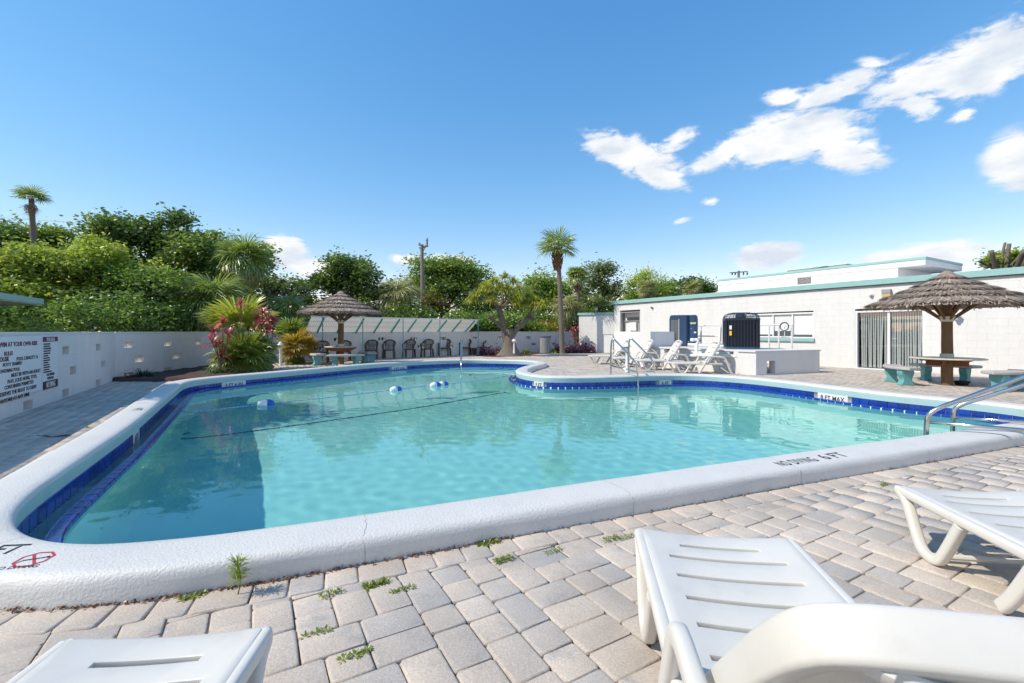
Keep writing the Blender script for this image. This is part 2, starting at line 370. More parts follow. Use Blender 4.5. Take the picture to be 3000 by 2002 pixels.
def inside(poly, x, y):
    x = np.asarray(x, float); y = np.asarray(y, float); c = np.zeros(x.shape, bool); n = len(poly)
    for i in range(n):
        x0, y0 = poly[i]; x1, y1 = poly[(i + 1) % n]
        if y0 == y1: continue
        m = ((y0 > y) != (y1 > y)) & (x < (x1 - x0) * (y - y0) / (y1 - y0) + x0); c ^= m
    return c
def ring(prof, wob=0.):
    V = []; n = len(RIM); k = len(prof)
    ph = np.arange(n) * .08
    for j, (o, z) in enumerate(prof):
        wv = wob * (np.sin(ph * 2.1 + j) + .6 * np.sin(ph * 5.3 + 2 * j) + .5 * np.sin(ph * 11.7 + j))
        P = off(o + wv) if wob else off(o); V.append(np.c_[P, np.full(n, z)])
    V = np.concatenate(V); q = []
    i = np.arange(n); i2 = (i + 1) % n
    for j in range(k - 1): q.append(np.c_[j * n + i, j * n + i2, (j + 1) * n + i2, (j + 1) * n + i])
    return V, np.concatenate(q)
WL = -0.14                                   # water level
pool = empty('swimming_pool', (0, 5, 0), label='kidney shaped swimming pool with raised white coping and blue tile band', cat='pool')
PM = Matrix.Translation((0, -5, 0))
def ppart(name, me, **k): return link(name, me, pool, M=PM.copy(), **k)
V, q = ring([(.365, -.12), (.368, .07), (.364, .10), (.352, .122), (.33, .135), (.29, .141), (.20, .144), (.08, .143), (.03, .136), (.004, .118), (0, .098)], .0022)
ppart('coping', npmesh('coping', V, q, COPE, smooth=True))
V, q = ring([(0, .098), (.004, .06), (.014, .01), (.016, -.012)])
ppart('inner_band', npmesh('inner_band', V, q, AQUA, smooth=True))
V, q = ring([(.016, -.012), (.024, -.013), (.024, -.165), (.018, -.24), (-.10, -.255), (-.112, -.112), (-.116, -.105), (-.128, -.102), (-.135, -.106)])
ppart('gutter', npmesh('gutter', V, q, GROUT, smooth=False))
def depth(x): return np.interp(x, [-8, -4.6, 0.3, 3, 6.5, 8], [-1.1, -1.3, -1.65, -2.0, -2.6, -2.7])
# shell: wall under the lip and floor
n = len(RIM); o1, o2, o3 = off(-.20), off(-.21), off(-.34)
rows = [np.c_[off(-.135), np.full(n, -.108)], np.c_[o1, np.full(n, -.112)], np.c_[o1, np.full(n, -.2)], np.c_[o2, np.full(n, -.6)], np.c_[o2, depth(o2[:, 0]) + .15], np.c_[o3, depth(o3[:, 0])]]
V = np.concatenate(rows); i = np.arange(n); i2 = (i + 1) % n
q = np.concatenate([np.c_[j * n + i, j * n + i2, (j + 1) * n + i2, (j + 1) * n + i] for j in range(len(rows) - 1)])
gx, gy = np.meshgrid(np.arange(-8, 8.5, .3), np.arange(2, 18.6, .3)); o4 = off(-.5)
m = inside(o4, gx, gy); ins = np.c_[gx[m], gy[m]]
pts = np.concatenate([o3, ins]); nb = len(o3)
res = delaunay_2d_cdt([Vector(p) for p in pts], [(k, (k + 1) % nb) for k in range(nb)], [], 1, 1e-5)
fv = np.array([(p.x, p.y, float(depth(p.x))) for p in res[0]]); ft = np.array([f for f in res[2] if len(f) == 3]) + len(V)
sh = ppart('basin_shell', npmesh('basin_shell', np.concatenate([V, fv]), q, PLASTER, tris=ft, smooth=True)); sh.cycles.is_caustics_receiver = True
for k_, (rr_, zz_) in enumerate(((1.9, -.92), (1.5, -.66), (1.1, -.40))):
    st_ = ppart('entry_step', MB().lathe([(rr_ + .02, -1.6), (rr_, zz_ - .03), (rr_ - .03, zz_), (.01, zz_)], 48, (-1.45, 18.0, 0)).mesh('entry_step', PLASTER, .7)); st_.cycles.is_caustics_receiver = True
# tiles of the band and of the gutter lip, one by one round the visible sides
def tile_mesh(w_, h_, t_): return MB().box((0, 0, 0), (w_, t_, h_), .004).mesh('tile', TILE)
tm = tile_mesh(.149, .146, .012); lm = None
per = len(RIM) * .08; nt_ = int(per / .1545); tt = np.arange(nt_) * per / nt_
def rimat(s, o=0.):
    k = (s / .08) % n; a = int(k); f = k - a; b = (a + 1) % n
    p = RIM[a] * (1 - f) + RIM[b] * f; nn = RN[a] * (1 - f) + RN[b] * f; nn /= np.linalg.norm(nn); return Vector((*(p + nn * o), 0)), Vector((*nn, 0))
def rims(x, y): return float(np.argmin(np.hypot(RIM[:, 0] - x, RIM[:, 1] - y))) * .08
marks = [('3 FT 6 IN', -7.0, 11.55, .62), ('2 FT 6 IN', -4.1, 16.5, .62), ('5 FT', .62, 11.45, .30), ('6 FT', 3.95, 11.8, .34), ('8 FT MAX', 6.45, 9.15, .62), ('4 FT', -4.75, 5.8, .32), ('4 FT', .62, 15.3, .28)]
mspan = [(rims(x, y), L, t) for t, x, y, L in marks]
lipme = MB().sweep(smooth_path([(-.071, 0, 0), (.071, 0, 0)], 0), [(-.047, -.06), (.040, -.06), (.046, -.004), (.036, .008), (-.036, .008), (-.047, -.004)], up=Vector((0, 0, 1))).mesh('lip_tile', TILE, .6)
def trs(p, nn, z):                            # x along the rim, y outward
    x = Vector((nn.y, -nn.x, 0)); return Matrix(((x.x, nn.x, 0, p.x), (x.y, nn.y, 0, p.y), (0, 0, 1, z), (0, 0, 0, 1)))
far_lips = MB(); lipv = [v.co.copy() for v in lipme.vertices]; lipf = [list(p.vertices) for p in lipme.polygons]
for s in tt:
    p, nn = rimat(s, .019)
    if nn.y < -.25 and abs(p.x) < 7.2 and p.y < 6.2 and p.x > -2.6: continue          # the near wall turns its back to the view
    if not any(abs((s - a + per / 2) % per - per / 2) < L / 2 + .07 for a, L, _ in mspan): link('tile', tm, pool, M=PM @ trs(p, nn, -.088))
    p2, nn = rimat(s, -.163); Ml = trs(p2, nn, -.108)
    if p2.x < -2.4 and p2.y < 9.5: link('lip_tile', lipme, pool, M=PM @ Ml)
    else: far_lips.add(lipv, lipf, Ml)
ppart('lip_tiling', far_lips.mesh('lip_tiling', TILE), kind='stuff')
for s, L, t in mspan:
    p, nn = rimat(s, .019); M = trs(p, nn, -.088)
    mk_ = link('depth_marker', MB().box((0, 0, 0), (L, .014, .15), .003).mesh('depth_marker', MARKW), pool, M=PM @ M)
    Mt = Matrix.Rotation(R(180), 4, 'Z') @ Matrix.Translation((0, -.0085 + .0, -.05)) if False else Matrix.Translation((0, -.0085, -.05)) @ UP
    textobj('lettering', t, .125 if len(t) > 4 else .13, BLACK, Mt, mk_, 'CENTER', .92 if len(t) > 4 else .8)
# markings painted on the coping top
COPO = [-.02, 0, .004, .03, .08, .20, .29, .33, .352, .364]; COPZ = [.09, .098, .118, .136, .143, .144, .141, .135, .122, .10]
def drape(o, lift):                           # lay painted marks on the rounded coping
    for v in o.data.vertices:
        p = o.matrix_basis @ v.co; x, y = p.x, p.y + 5; k = int(np.argmin(np.hypot(RIM[:, 0] - x, RIM[:, 1] - y))); oo_ = float((x - RIM[k, 0]) * RN[k, 0] + (y - RIM[k, 1]) * RN[k, 1])
        v.co.z = float(np.interp(oo_, COPO, COPZ)) + lift - o.matrix_basis.translation.z
def copetext(body, px, py, dirang, size, sx, name='lettering', col=None, bold=.012, spacing=1.):
    p = G(px, py, .1412); o = textobj(name, body, size, col or BLACK, PM @ Matrix.Translation(p) @ Matrix.Rotation(dirang, 4, 'Z') @ Matrix.Translation((0, -size * .36, 0)), pool, 'CENTER', sx, 0, bold=bold, spacing=spacing); drape(o, .0016); return o
copetext('6 FT', 2436, 1336, R(21.5), .17, .95); copetext('NO DIVING', 2332, 1353, R(21.5), .15, .52, spacing=1.12); copetext('4 FT', 405, 1200, R(-60), .16, .9)
copetext('NO DIVING', 44, 1663, R(8), .036, 1.05, bold=.01); copetext('4 FT', -10, 1612, R(6), .15, .9)
hexr = []
for k in range(8): a = R(22.5 + 45 * k); hexr.append((math.cos(a), math.sin(a)))
ringb = MB(); ro, ri = .078, .066
for k in range(8):
    a, b = hexr[k], hexr[(k + 1) % 8]; ringb.add([(a[0] * ri, a[1] * ri, 0), (a[0] * ro, a[1] * ro, 0), (b[0] * ro, b[1] * ro, 0), (b[0] * ri, b[1] * ri, 0)], [[0, 1, 2, 3]])
ringb.box((0, 0, 0), (.012, .13, .0005), 0, rz=R(38)); MS = PM @ Matrix.Translation(G(100, 1637, .1465)) @ Matrix.Rotation(R(8), 4, 'Z')
drape(link('no_diving_symbol', ringb.mesh('no_diving_symbol', REDM), pool, M=MS), .0016)
db = MB(); db.box((0, 0, 0), (.085, .008, .0004), rz=R(14)).box((-.045, -.02, 0), (.03, .006, .0004), rz=R(60)).lathe([(.009, 0), (.009, .0004)], 10, (.05, .014, 0))
drape(link('no_diving_symbol', db.mesh('no_diving_symbol', BLACK), pool, M=MS), .0026)

CRK = mat('hairline_crack', (.22, .21, .20), .9); cr_ = random.Random(12)
for s_ in (.55, 2.35, 4.1, 5.75, 7.5, 9.2, per - 1.4, per - 4.1):
    ptsL, ptsR = [], []; ja = 0
    for k_ in range(26):
        oo_ = .3695 - .36 * k_ / 25; ja += cr_.gauss(0, .004); p, nn = rimat(s_ + ja, oo_); tv = Vector((nn.y, -nn.x, 0)); z_ = float(np.interp(oo_, COPO, COPZ)) + .0012; wd_ = .0011 * cr_.uniform(.4, 1.3); p.z = z_; ptsL.append(p - tv * wd_); ptsR.append(p + tv * wd_)
    p, nn = rimat(s_, .3705); tv = Vector((nn.y, -nn.x, 0))
    ptsL = [Vector((p.x, p.y, .002)) - tv * .001, Vector((p.x, p.y, .06)) - tv * .001] + ptsL; ptsR = [Vector((p.x, p.y, .002)) + tv * .001, Vector((p.x, p.y, .06)) + tv * .001] + ptsR
    nL = len(ptsL); ppart('hairline_joint', mkmesh('hairline_joint', ptsL + ptsR, [[k_, k_ + 1, nL + k_ + 1, nL + k_] for k_ in range(nL - 1)], CRK))

# water: one rippled sheet between the gutter walls
lim = 0.0
gx0, gx1, gy0, gy1 = -7.7, 7.9, 2.1, 18.4; st = .042
xs = np.arange(gx0, gx1, st); ys = np.arange(gy0, gy1, st); X, Y = np.meshgrid(xs, ys)
keep = inside(off(.05), X, Y)
Zw = np.full(X.shape, WL)
wr = np.random.default_rng(3)
for k in range(40):
    a = wr.normal(.9, .9) + (np.pi if wr.random() < .35 else 0); lam = wr.choice([.17, .2, .24, .28, .34, .42, .55, .8, 1.6]) * wr.uniform(.85, 1.15); kk = 2 * np.pi / lam
    Zw += (.00027 if lam < .36 else .00018) * lam ** .8 * np.sin(kk * (np.cos(a) * X + np.sin(a) * Y) + wr.uniform(0, 6.3) + .5 * np.sin(X * .9 + k) + .5 * np.sin(Y * .7 + 2 * k))
idx = -np.ones(X.shape, int); idx[keep] = np.arange(keep.sum())
a, b, c, d = idx[:-1, :-1], idx[:-1, 1:], idx[1:, 1:], idx[1:, :-1]; ok = (a >= 0) & (b >= 0) & (c >= 0) & (d >= 0)
WATER = bpy.data.materials.new('pool_water'); WATER.use_nodes = True; t_ = WATER.node_tree; t_.nodes.clear()
go = t_.nodes.new('ShaderNodeOutputMaterial'); gg = t_.nodes.new('ShaderNodeBsdfGlass'); gg.inputs['IOR'].default_value = 1.333; gg.inputs['Roughness'].default_value = 0.0; gg.inputs['Color'].default_value = (.75, .97, .972, 1); t_.links.new(gg.outputs[0], go.inputs[0])
wo = link('water', npmesh('water', np.c_[X[keep], Y[keep], Zw[keep]], np.c_[a[ok], b[ok], c[ok], d[ok]], WATER, smooth=True), label='clear turquoise water filling the pool', kind='structure')
wo.cycles.is_caustics_caster = True

# ------------------------------------------------------------------ ground and paver deck
link('ground', MB().add([(-900, -300, -.16), (900, -300, -.16), (900, 1500, -.16), (-900, 1500, -.16)], [[0, 1, 2, 3]]).mesh('ground', EARTH), label='earth and grass around the pool yard', kind='structure') if False else None
# ground sheet with a hole for the pool
oo = off(.3); big = [(-900, -300), (900, -300), (900, 1500), (-900, 1500)]
pts = [Vector(p) for p in big] + [Vector(p) for p in oo]
res = delaunay_2d_cdt(pts, [(0, 1), (1, 2), (2, 3), (3, 0)] + [(4 + k, 4 + (k + 1) % len(oo)) for k in range(len(oo))], [], 1, 1e-5)
gv = np.array([(p.x, p.y, -.03) for p in res[0]]); gt = np.array(res[2]); cen = gv[gt].mean(1); keepf = ~inside(oo, cen[:, 0], cen[:, 1])
link('ground', npmesh('ground', gv, [], EARTH, tris=gt[keepf]), label='earth and grass around the pool yard', kind='structure')
UDIR = Vector((-.494, .869, 0))               # the direction the building and the deck are laid out along
deck_poly = [(-7.3, 6.4), (-10.2, 11.7), (-11.0, 18.2), (3.9, 29.3), (5.8, 25.8), (13.6, 12.1), (22, -2.5), (9, -4), (-2.2, -3.0)]
pts = [Vector(p) for p in deck_poly] + [Vector(p) for p in oo]; nd = len(deck_poly)
res = delaunay_2d_cdt(pts, [(k, (k + 1) % nd) for k in range(nd)] + [(nd + k, nd + (k + 1) % len(oo)) for k in range(len(oo))], [], 1, 1e-5)
gv = np.array([(p.x, p.y, -.013) for p in res[0]]); gt = np.array(res[2]); cen = gv[gt].mean(1); keepf = ~inside(oo, cen[:, 0], cen[:, 1]) & inside(deck_poly, cen[:, 0], cen[:, 1])
deck = link('paver_deck', npmesh('paver_deck', gv, [], SANDJ, tris=gt[keepf]), label='beige and grey paver deck around the pool', kind='structure')
PV = bpy.data.materials.new('concrete_paver'); PV.use_nodes = True; t = PV.node_tree; b = t.nodes['Principled BSDF']; b.inputs['Roughness'].default_value = .85; b.inputs['Specular IOR Level'].default_value = .25
ge = t.nodes.new('ShaderNodeNewGeometry'); oi = t.nodes.new('ShaderNodeObjectInfo'); at_ = t.nodes.new('ShaderNodeAttribute'); at_.attribute_name = 'lv'
ad = t.nodes.new('ShaderNodeMath'); ad.operation = 'ADD'; t.links.new(oi.outputs['Random'], ad.inputs[0]); t.links.new(at_.outputs['Fac'], ad.inputs[1]); fr = t.nodes.new('ShaderNodeMath'); fr.operation = 'FRACT'; t.links.new(ad.outputs[0], fr.inputs[0])
va = t.nodes.new('ShaderNodeVectorMath'); va.operation = 'MULTIPLY_ADD'; cb = t.nodes.new('ShaderNodeCombineXYZ'); t.links.new(fr.outputs[0], cb.inputs[0]); t.links.new(fr.outputs[0], cb.inputs[2]); t.links.new(cb.outputs[0], va.inputs[0]); va.inputs[1].default_value = (9, 0, 31); t.links.new(ge.outputs['Position'], va.inputs[2])
def tn(sc, de, ro=.6):
    x = t.nodes.new('ShaderNodeTexNoise'); t.links.new(va.outputs[0], x.inputs['Vector']); x.inputs['Scale'].default_value = sc; x.inputs['Detail'].default_value = de; x.inputs['Roughness'].default_value = ro; return x.outputs[0]
rp = t.nodes.new('ShaderNodeValToRGB'); t.links.new(fr.outputs[0], rp.inputs[0]); e = rp.color_ramp.elements
e[0].color = (.54, .465, .395, 1); e[1].color = (.51, .445, .385, 1)
for pos, c_ in ((.35, (.58, .505, .43)), (.6, (.53, .46, .395)), (.8, (.45, .42, .39))): x = e.new(pos); x.color = (*c_, 1)
mr1 = t.nodes.new('ShaderNodeMapRange'); t.links.new(tn(5, 3), mr1.inputs[0]); mr1.inputs[1].default_value = .60; mr1.inputs[2].default_value = .74; mr1.inputs[4].default_value = .75
m1 = t.nodes.new('ShaderNodeMixRGB'); t.links.new(mr1.outputs[0], m1.inputs[0]); t.links.new(rp.outputs[0], m1.inputs[1]); m1.inputs[2].default_value = (.35, .35, .345, 1)
m2 = t.nodes.new('ShaderNodeMixRGB'); m2.blend_type = 'MULTIPLY'; m2.inputs[0].default_value = 1; t.links.new(m1.outputs[0], m2.inputs[1])
mr2 = t.nodes.new('ShaderNodeMapRange'); t.links.new(tn(120, 4, .7), mr2.inputs[0]); mr2.inputs[1].default_value = .25; mr2.inputs[2].default_value = .75; mr2.inputs[3].default_value = .72; mr2.inputs[4].default_value = 1.22; t.links.new(mr2.outputs[0], m2.inputs[2])
m3 = t.nodes.new('ShaderNodeMixRGB'); m3.blend_type = 'MULTIPLY'; m3.inputs[0].default_value = 1; t.links.new(m2.outputs[0], m3.inputs[1]); wz = t.nodes.new('ShaderNodeTexNoise'); t.links.new(ge.outputs['Position'], wz.inputs['Vector']); wz.inputs['Scale'].default_value = 1.7; wz.inputs['Detail'].default_value = 7; wz.inputs['Roughness'].default_value = .65
mr3 = t.nodes.new('ShaderNodeMapRange'); t.links.new(wz.outputs[0], mr3.inputs[0]); mr3.inputs[1].default_value = .32; mr3.inputs[2].default_value = .62; mr3.inputs[3].default_value = .78; mr3.inputs[4].default_value = 1.05; t.links.new(mr3.outputs[0], m3.inputs[2])
t.links.new(m3.outputs[0], b.inputs['Base Color'])
bp = t.nodes.new('ShaderNodeBump'); bp.inputs['Strength'].default_value = .55; bp.inputs['Distance'].default_value = .006; t.links.new(tn(90, 5, .7), bp.inputs['Height']); t.links.new(bp.outputs[0], b.inputs['Normal'])
# random two-size laying pattern on a half-size grid, lined up with the building
cell = .081; GX, GY = 356, 440; grid = np.zeros((GX, GY), np.int8); e1 = np.array([.869, .494]); e2 = np.array([-.494, .869]); org = np.array([3.5, 13.0]) - e1 * GX * cell * .5 - e2 * GY * cell * .5
pr = random.Random(5); pieces = []
for j in range(GY):
    for i in range(GX):
        if grid[i, j]: continue
        opts = [(3, 2), (2, 3), (2, 2), (3, 2), (2, 2)]; pr.shuffle(opts)
        for w_, h_ in opts + [(3, 1), (1, 3), (2, 1), (1, 2), (1, 1)]:
            if i + w_ <= GX and j + h_ <= GY and not grid[i:i + w_, j:j + h_].any():
                # avoid leaving one-cell gaps next to a placed piece
                if w_ > 1 and i + w_ + 1 < GX and grid[i + w_ + 1, j] and not grid[i + w_, j]: continue
                grid[i:i + w_, j:j + h_] = 1; pieces.append((i, j, w_, h_)); break
        else:
            grid[i, j] = 1; pieces.append((i, j, 1, 1))
outer = off(.375)
BORD = off(.555)                              # a border course runs along the near coping
cz = np.array([[i + w_ / 2, j + h_ / 2, w_, h_] for i, j, w_, h_ in pieces]) * cell
ctr = org + cz[:, :1] * e1 + cz[:, 1:2] * e2
hx = cz[:, 2:3] / 2 * e1; hy = cz[:, 3:4] / 2 * e2
ind = inside(deck_poly, ctr[:, 0], ctr[:, 1]) & ~inside(outer, ctr[:, 0], ctr[:, 1])
anyc = np.zeros(len(ctr), bool); inner_hit = np.zeros(len(ctr), bool); ir = off(.06)
for sx in (-1, 1):
    for sy in (-1, 1):
        cc = ctr + sx * hx + sy * hy; inner_hit |= inside(ir, cc[:, 0], cc[:, 1])
ind = (inside(deck_poly, ctr[:, 0], ctr[:, 1])) & ~inner_hit & ~inside(off(.30), ctr[:, 0], ctr[:, 1])
bed_poly = [(-8.75, 11.35), (-7.75, 11.75), (-7.3, 12.4), (-7.5, 13.4), (-8.3, 14.6), (-9.0, 16.2), (-9.7, 17.6), (-11.6, 18.4), (-11, 12), (-10.3, 11.4)]
ind &= ~inside(bed_poly, ctr[:, 0], ctr[:, 1])
near_z = (ctr[:, 1] < 6.2) & (ctr[:, 0] > -3.6); allin = np.ones(len(ctr), bool); anyin = np.zeros(len(ctr), bool)
for sx in (-1, 1):
    for sy in (-1, 1):
        cc = ctr + sx * hx + sy * hy; q_ = inside(BORD, cc[:, 0], cc[:, 1]); allin &= q_; anyin |= q_
ind &= ~(allin & near_z); under_b = anyin & near_z
def paver_verts(w_, h_, r_, hi):
    a, bb = w_ / 2 - .0016, h_ / 2 - .0016; k = .010 if hi else .01; ch = .0065
    def loop(ins, z, j=0):
        x, y = a - ins, bb - ins; kk = k
        P = [(x - kk, -y), (x, -y + kk), (x, y - kk), (x - kk, y), (-x + kk, y), (-x, y - kk), (-x, -y + kk), (-x + kk, -y)]
        return [(p[0] + r_.uniform(-j, j), p[1] + r_.uniform(-j, j), z) for p in P]
    return loop(0, -.03, .001), loop(0, -.0105, .0022), loop(ch * .45, -.0025, .002), loop(ch * 1.5, 0, .002)
def paver_mesh(w_, h_, seed):
    r_ = random.Random(seed); L = paver_verts(w_, h_, r_, True); v = [p for l in L for p in l]; f = []
    for k in range(3):
        for i in range(8): f.append([k * 8 + i, k * 8 + (i + 1) % 8, k * 8 + 8 + (i + 1) % 8, k * 8 + 8 + i])
    f.append(list(range(24, 32))); return mkmesh('paver', v, f, PV, .9)
dist = np.hypot(ctr[:, 0], ctr[:, 1] - .0)
vis = ind & (np.abs(ctr[:, 0]) < 1.2 * ctr[:, 1] + .1) & (ctr[:, 1] > .95)
order = np.argsort(np.where(vis, dist, 1e9)); nearset = set(order[:225].tolist())
pcache = {}; ang = math.atan2(e1[1], e1[0]); prj = random.Random(9)
stv, stq, stl = [], [], []
for k in np.nonzero(ind)[0]:
    i, j, w_, h_ = pieces[k]
    tl_ = .007 if k in nearset else .0035 * max(.15, 1 - ctr[k, 1] / 12); tilt = (prj.gauss(0, tl_), prj.gauss(0, tl_)); dz = prj.uniform(-.0025, .0015) * (1 if ctr[k, 1] < 6 else .3) - (.007 if under_b[k] else 0)
    if k in nearset:
        key = (w_, h_, prj.randrange(4))
        if key not in pcache: pcache[key] = paver_mesh(w_ * cell, h_ * cell, hash(key) % 1000)
        link('paver', pcache[key], deck, loc=(ctr[k, 0], ctr[k, 1], dz), rot=(tilt[0], tilt[1], ang + prj.gauss(0, .006)))
    elif ctr[k, 1] > -1.5:
        a_, b_ = w_ * cell / 2 - .003, h_ * cell / 2 - .003; o = len(stv) ; c_ = .008
        for (ix, iy, z) in ((a_, b_, -.014), (a_ - c_, b_ - c_, 0)):
            for sx, sy in ((-1, -1), (1, -1), (1, 1), (-1, 1)):
                x, y = sx * ix, sy * iy; stv.append((ctr[k, 0] + e1[0] * x + e2[0] * y, ctr[k, 1] + e1[1] * x + e2[1] * y, z + dz + tilt[0] * y - tilt[1] * x))
        stq += [[o + s, o + (s + 1) % 4, o + 4 + (s + 1) % 4, o + 4 + s] for s in range(4)] + [[o + 4, o + 5, o + 6, o + 7]]; stl += [prj.random()] * 8
link('paving', npmesh('paving', stv, stq, PV, attr=stl), deck, kind='stuff')
# border course along the near coping
s0, s1 = rims(-3.3, 3.1), rims(6.6, 5.8); s = -.5; prb = random.Random(4)
while s < s1 - 0 and s < 11.5:
    L = prb.choice([.16, .16, .235]); w0 = (rimat(s, .4555)[0] - rimat(s + L, .4555)[0]).length; ds = L * L / w0; p, nn = rimat((s + ds / 2), .368 + .0875)
    key = ('b', L, prb.randrange(3))
    if key not in pcache: pcache[key] = paver_mesh(L, .172, hash(str(key)) % 1000)
    link('paver', pcache[key], deck, loc=(p.x, p.y, prb.uniform(-.002, .002)), rot=(prb.gauss(0, .006), prb.gauss(0, .006), math.atan2(nn.x, -nn.y))); s += ds * 1.012

# ------------------------------------------------------------------ block walls
BW, BH = .4064, .2032
_blk = {}
def block_mesh(L, h=BH, th=.2, m=None):
    k = (round(L, 3), round(h, 3), th)
    if k not in _blk: _blk[k] = MB().box((L / 2, 0, h / 2), (L, th, h), .0045).mesh('block', m or BLOCKW)
    return _blk[k]
def vent_mesh(L, h=BH, th=.2, closed=False):
    k = ('v', round(L, 3), closed)
    if k not in _blk:
        b_ = MB(); w_ = .028
        b_.box((L / 2, 0, w_ / 2), (L, th, w_), .004).box((L / 2, 0, h - w_ / 2), (L, th, w_), .004)
        for x in (w_ / 2, L - w_ / 2): b_.box((x, 0, h / 2), (w_, th - .002, h - 2 * w_), 0)
        if L > .3: b_.box((L / 2, .03, h / 2), (w_, th * .6, h - 2 * w_), 0)
        if closed: b_.box((L / 2, .06, h / 2), (L - 2 * w_, .02, h - 2 * w_), 0)
        _blk[k] = b_.mesh('vent_block', BLOCKW)
    return _blk[k]
def course_wall(parent, pl, t0, t1, z0, courses, vents=(), openings=(), stack=False, th=.2, limit=300, restname='blockwork', key=None, out=0., closed=False):
    """lay blocks as children of parent; openings are (ta, tb, za, zb); vents are (t, course)"""
    items = []
    for c in range(courses):
        z = z0 + c * BH; spans = [(t0, t1)]
        for ta, tb, za, zb in openings:
            if z + BH * .5 > za and z + BH * .5 < zb:
                ns = []
                for a, b_ in spans:
                    if tb <= a or ta >= b_: ns.append((a, b_)); continue
                    if ta > a: ns.append((a, ta))
                    if tb < b_: ns.append((tb, b_))
                spans = ns
        shift = 0 if stack or c % 2 == 0 else BW / 2
        for a, b_ in spans:
            k = math.floor((a - t0 + shift) / BW); t = a
            while t < b_ - .005:
                k += 1; e_ = min(b_, t0 - shift + k * BW)
                if e_ - t < .02: t = e_; continue
                isv = any(cc == c and t <= vt < e_ for vt, cc in vents)
                items.append((t, z, e_ - t, isv)); t = e_
    def dd(it): p = pl.P(it[0] + it[2] / 2, 0); return p.length - (100 if it[3] else 0)
    items.sort(key=dd); inv = parent.matrix_world.inverted() if parent.type != 'EMPTY' else Matrix.Translation(parent.location).inverted()
    rest = MB()
    e_ = pl.M(0).col[0]; flip = Vector((e_.x, e_.y, 0)).dot(pl.d) < 0
    for kk, (t, z, L, isv) in enumerate(items):
        M = pl.M(t + L if flip else t, z, -th / 2 + out)
        me = vent_mesh(L, closed=closed) if isv else block_mesh(L)
        if kk < limit: link('vent_block' if isv else 'block', me, parent, M=inv @ M)
        else:
            v, f = bevbox_data(L, th, BH, .0045); rest.add(v, f, M @ Matrix.Translation((L / 2, 0, BH / 2)))
    if rest.v: link(restname, rest.mesh(restname, BLOCKW), parent, M=inv, kind='stuff')
WA = Plane((-10.16, 11.65), (-5.6, 3.52)); WB = Plane((-10.9, 18.1), (-10.16, 11.65)); 
backd = Vector((.8, .6, 0)); WC = Plane((-10.9, 18.1), (-10.9 + .8 * 18.6, 18.1 + .6 * 18.6))
def vent_at(pl, px, py, z0=0.0):
    t, z = pl.tz(px, py); return (t, int(math.floor((z - z0) / BH)))
ZB = -.02
wl = empty('block_wall', (-8.5, 8.5, 0), label='white painted block wall with the pool rules signs', cat='wall')
course_wall(wl, WA, 0, WA.L, ZB, 6, [vent_at(WA, 199, 1029), vent_at(WA, 284, 1021), vent_at(WA, 224, 1088), vent_at(WA, 302, 1071), vent_at(WA, 202, 1155), vent_at(WA, 285, 1127), vent_at(WA, 82, 1195)], stack=True, closed=True)
capz = ZB + 6 * BH
def cap(parent, pl, a, b_):
    M = pl.M(0, capz, -.1); inv = Matrix.Translation(parent.location).inverted(); x0, x1 = (a, b_)
    flip = Vector((M.col[0].x, M.col[0].y, 0)).dot(pl.d) < 0
    link('cap', MB().box(((-(a + b_) / 2 if flip else (a + b_) / 2), 0, .0225), (b_ - a, .225, .045), .008).mesh('cap', BLOCKW), parent, M=inv @ M)
cap(wl, WA, .12, WA.L)
wb = empty('block_wall', (-10.5, 15, 0), label='short white block wall with open vent blocks behind the grass clumps', cat='wall')
course_wall(wb, WB, .1, WB.L, ZB, 6, [vent_at(WB, 374, 1013), vent_at(WB, 408, 1056), vent_at(WB, 497, 1008), vent_at(WB, 522, 1045), vent_at(WB, 590, 1003), vent_at(WB, 498, 1087), vent_at(WB, 372, 1105)], stack=True)
cap(wb, WB, 0, WB.L)
wc = empty('block_wall', (-3, 24, 0), label='long white block wall behind the brown chairs', cat='wall')
cv = [(892, 995), (1001, 993), (1108, 995), (1208, 994), (1298, 992), (1388, 992), (1466, 992), (1540, 992), (1609, 991), (1672, 991), (924, 1022), (1232, 1018), (1327, 1016), (1556, 1012), (1626, 1011)]
course_wall(wc, WC, 0, WC.L, ZB, 6, [vent_at(WC, *q_) for q_ in cv], stack=True)
cap(wc, WC, .12, WC.L - .02)

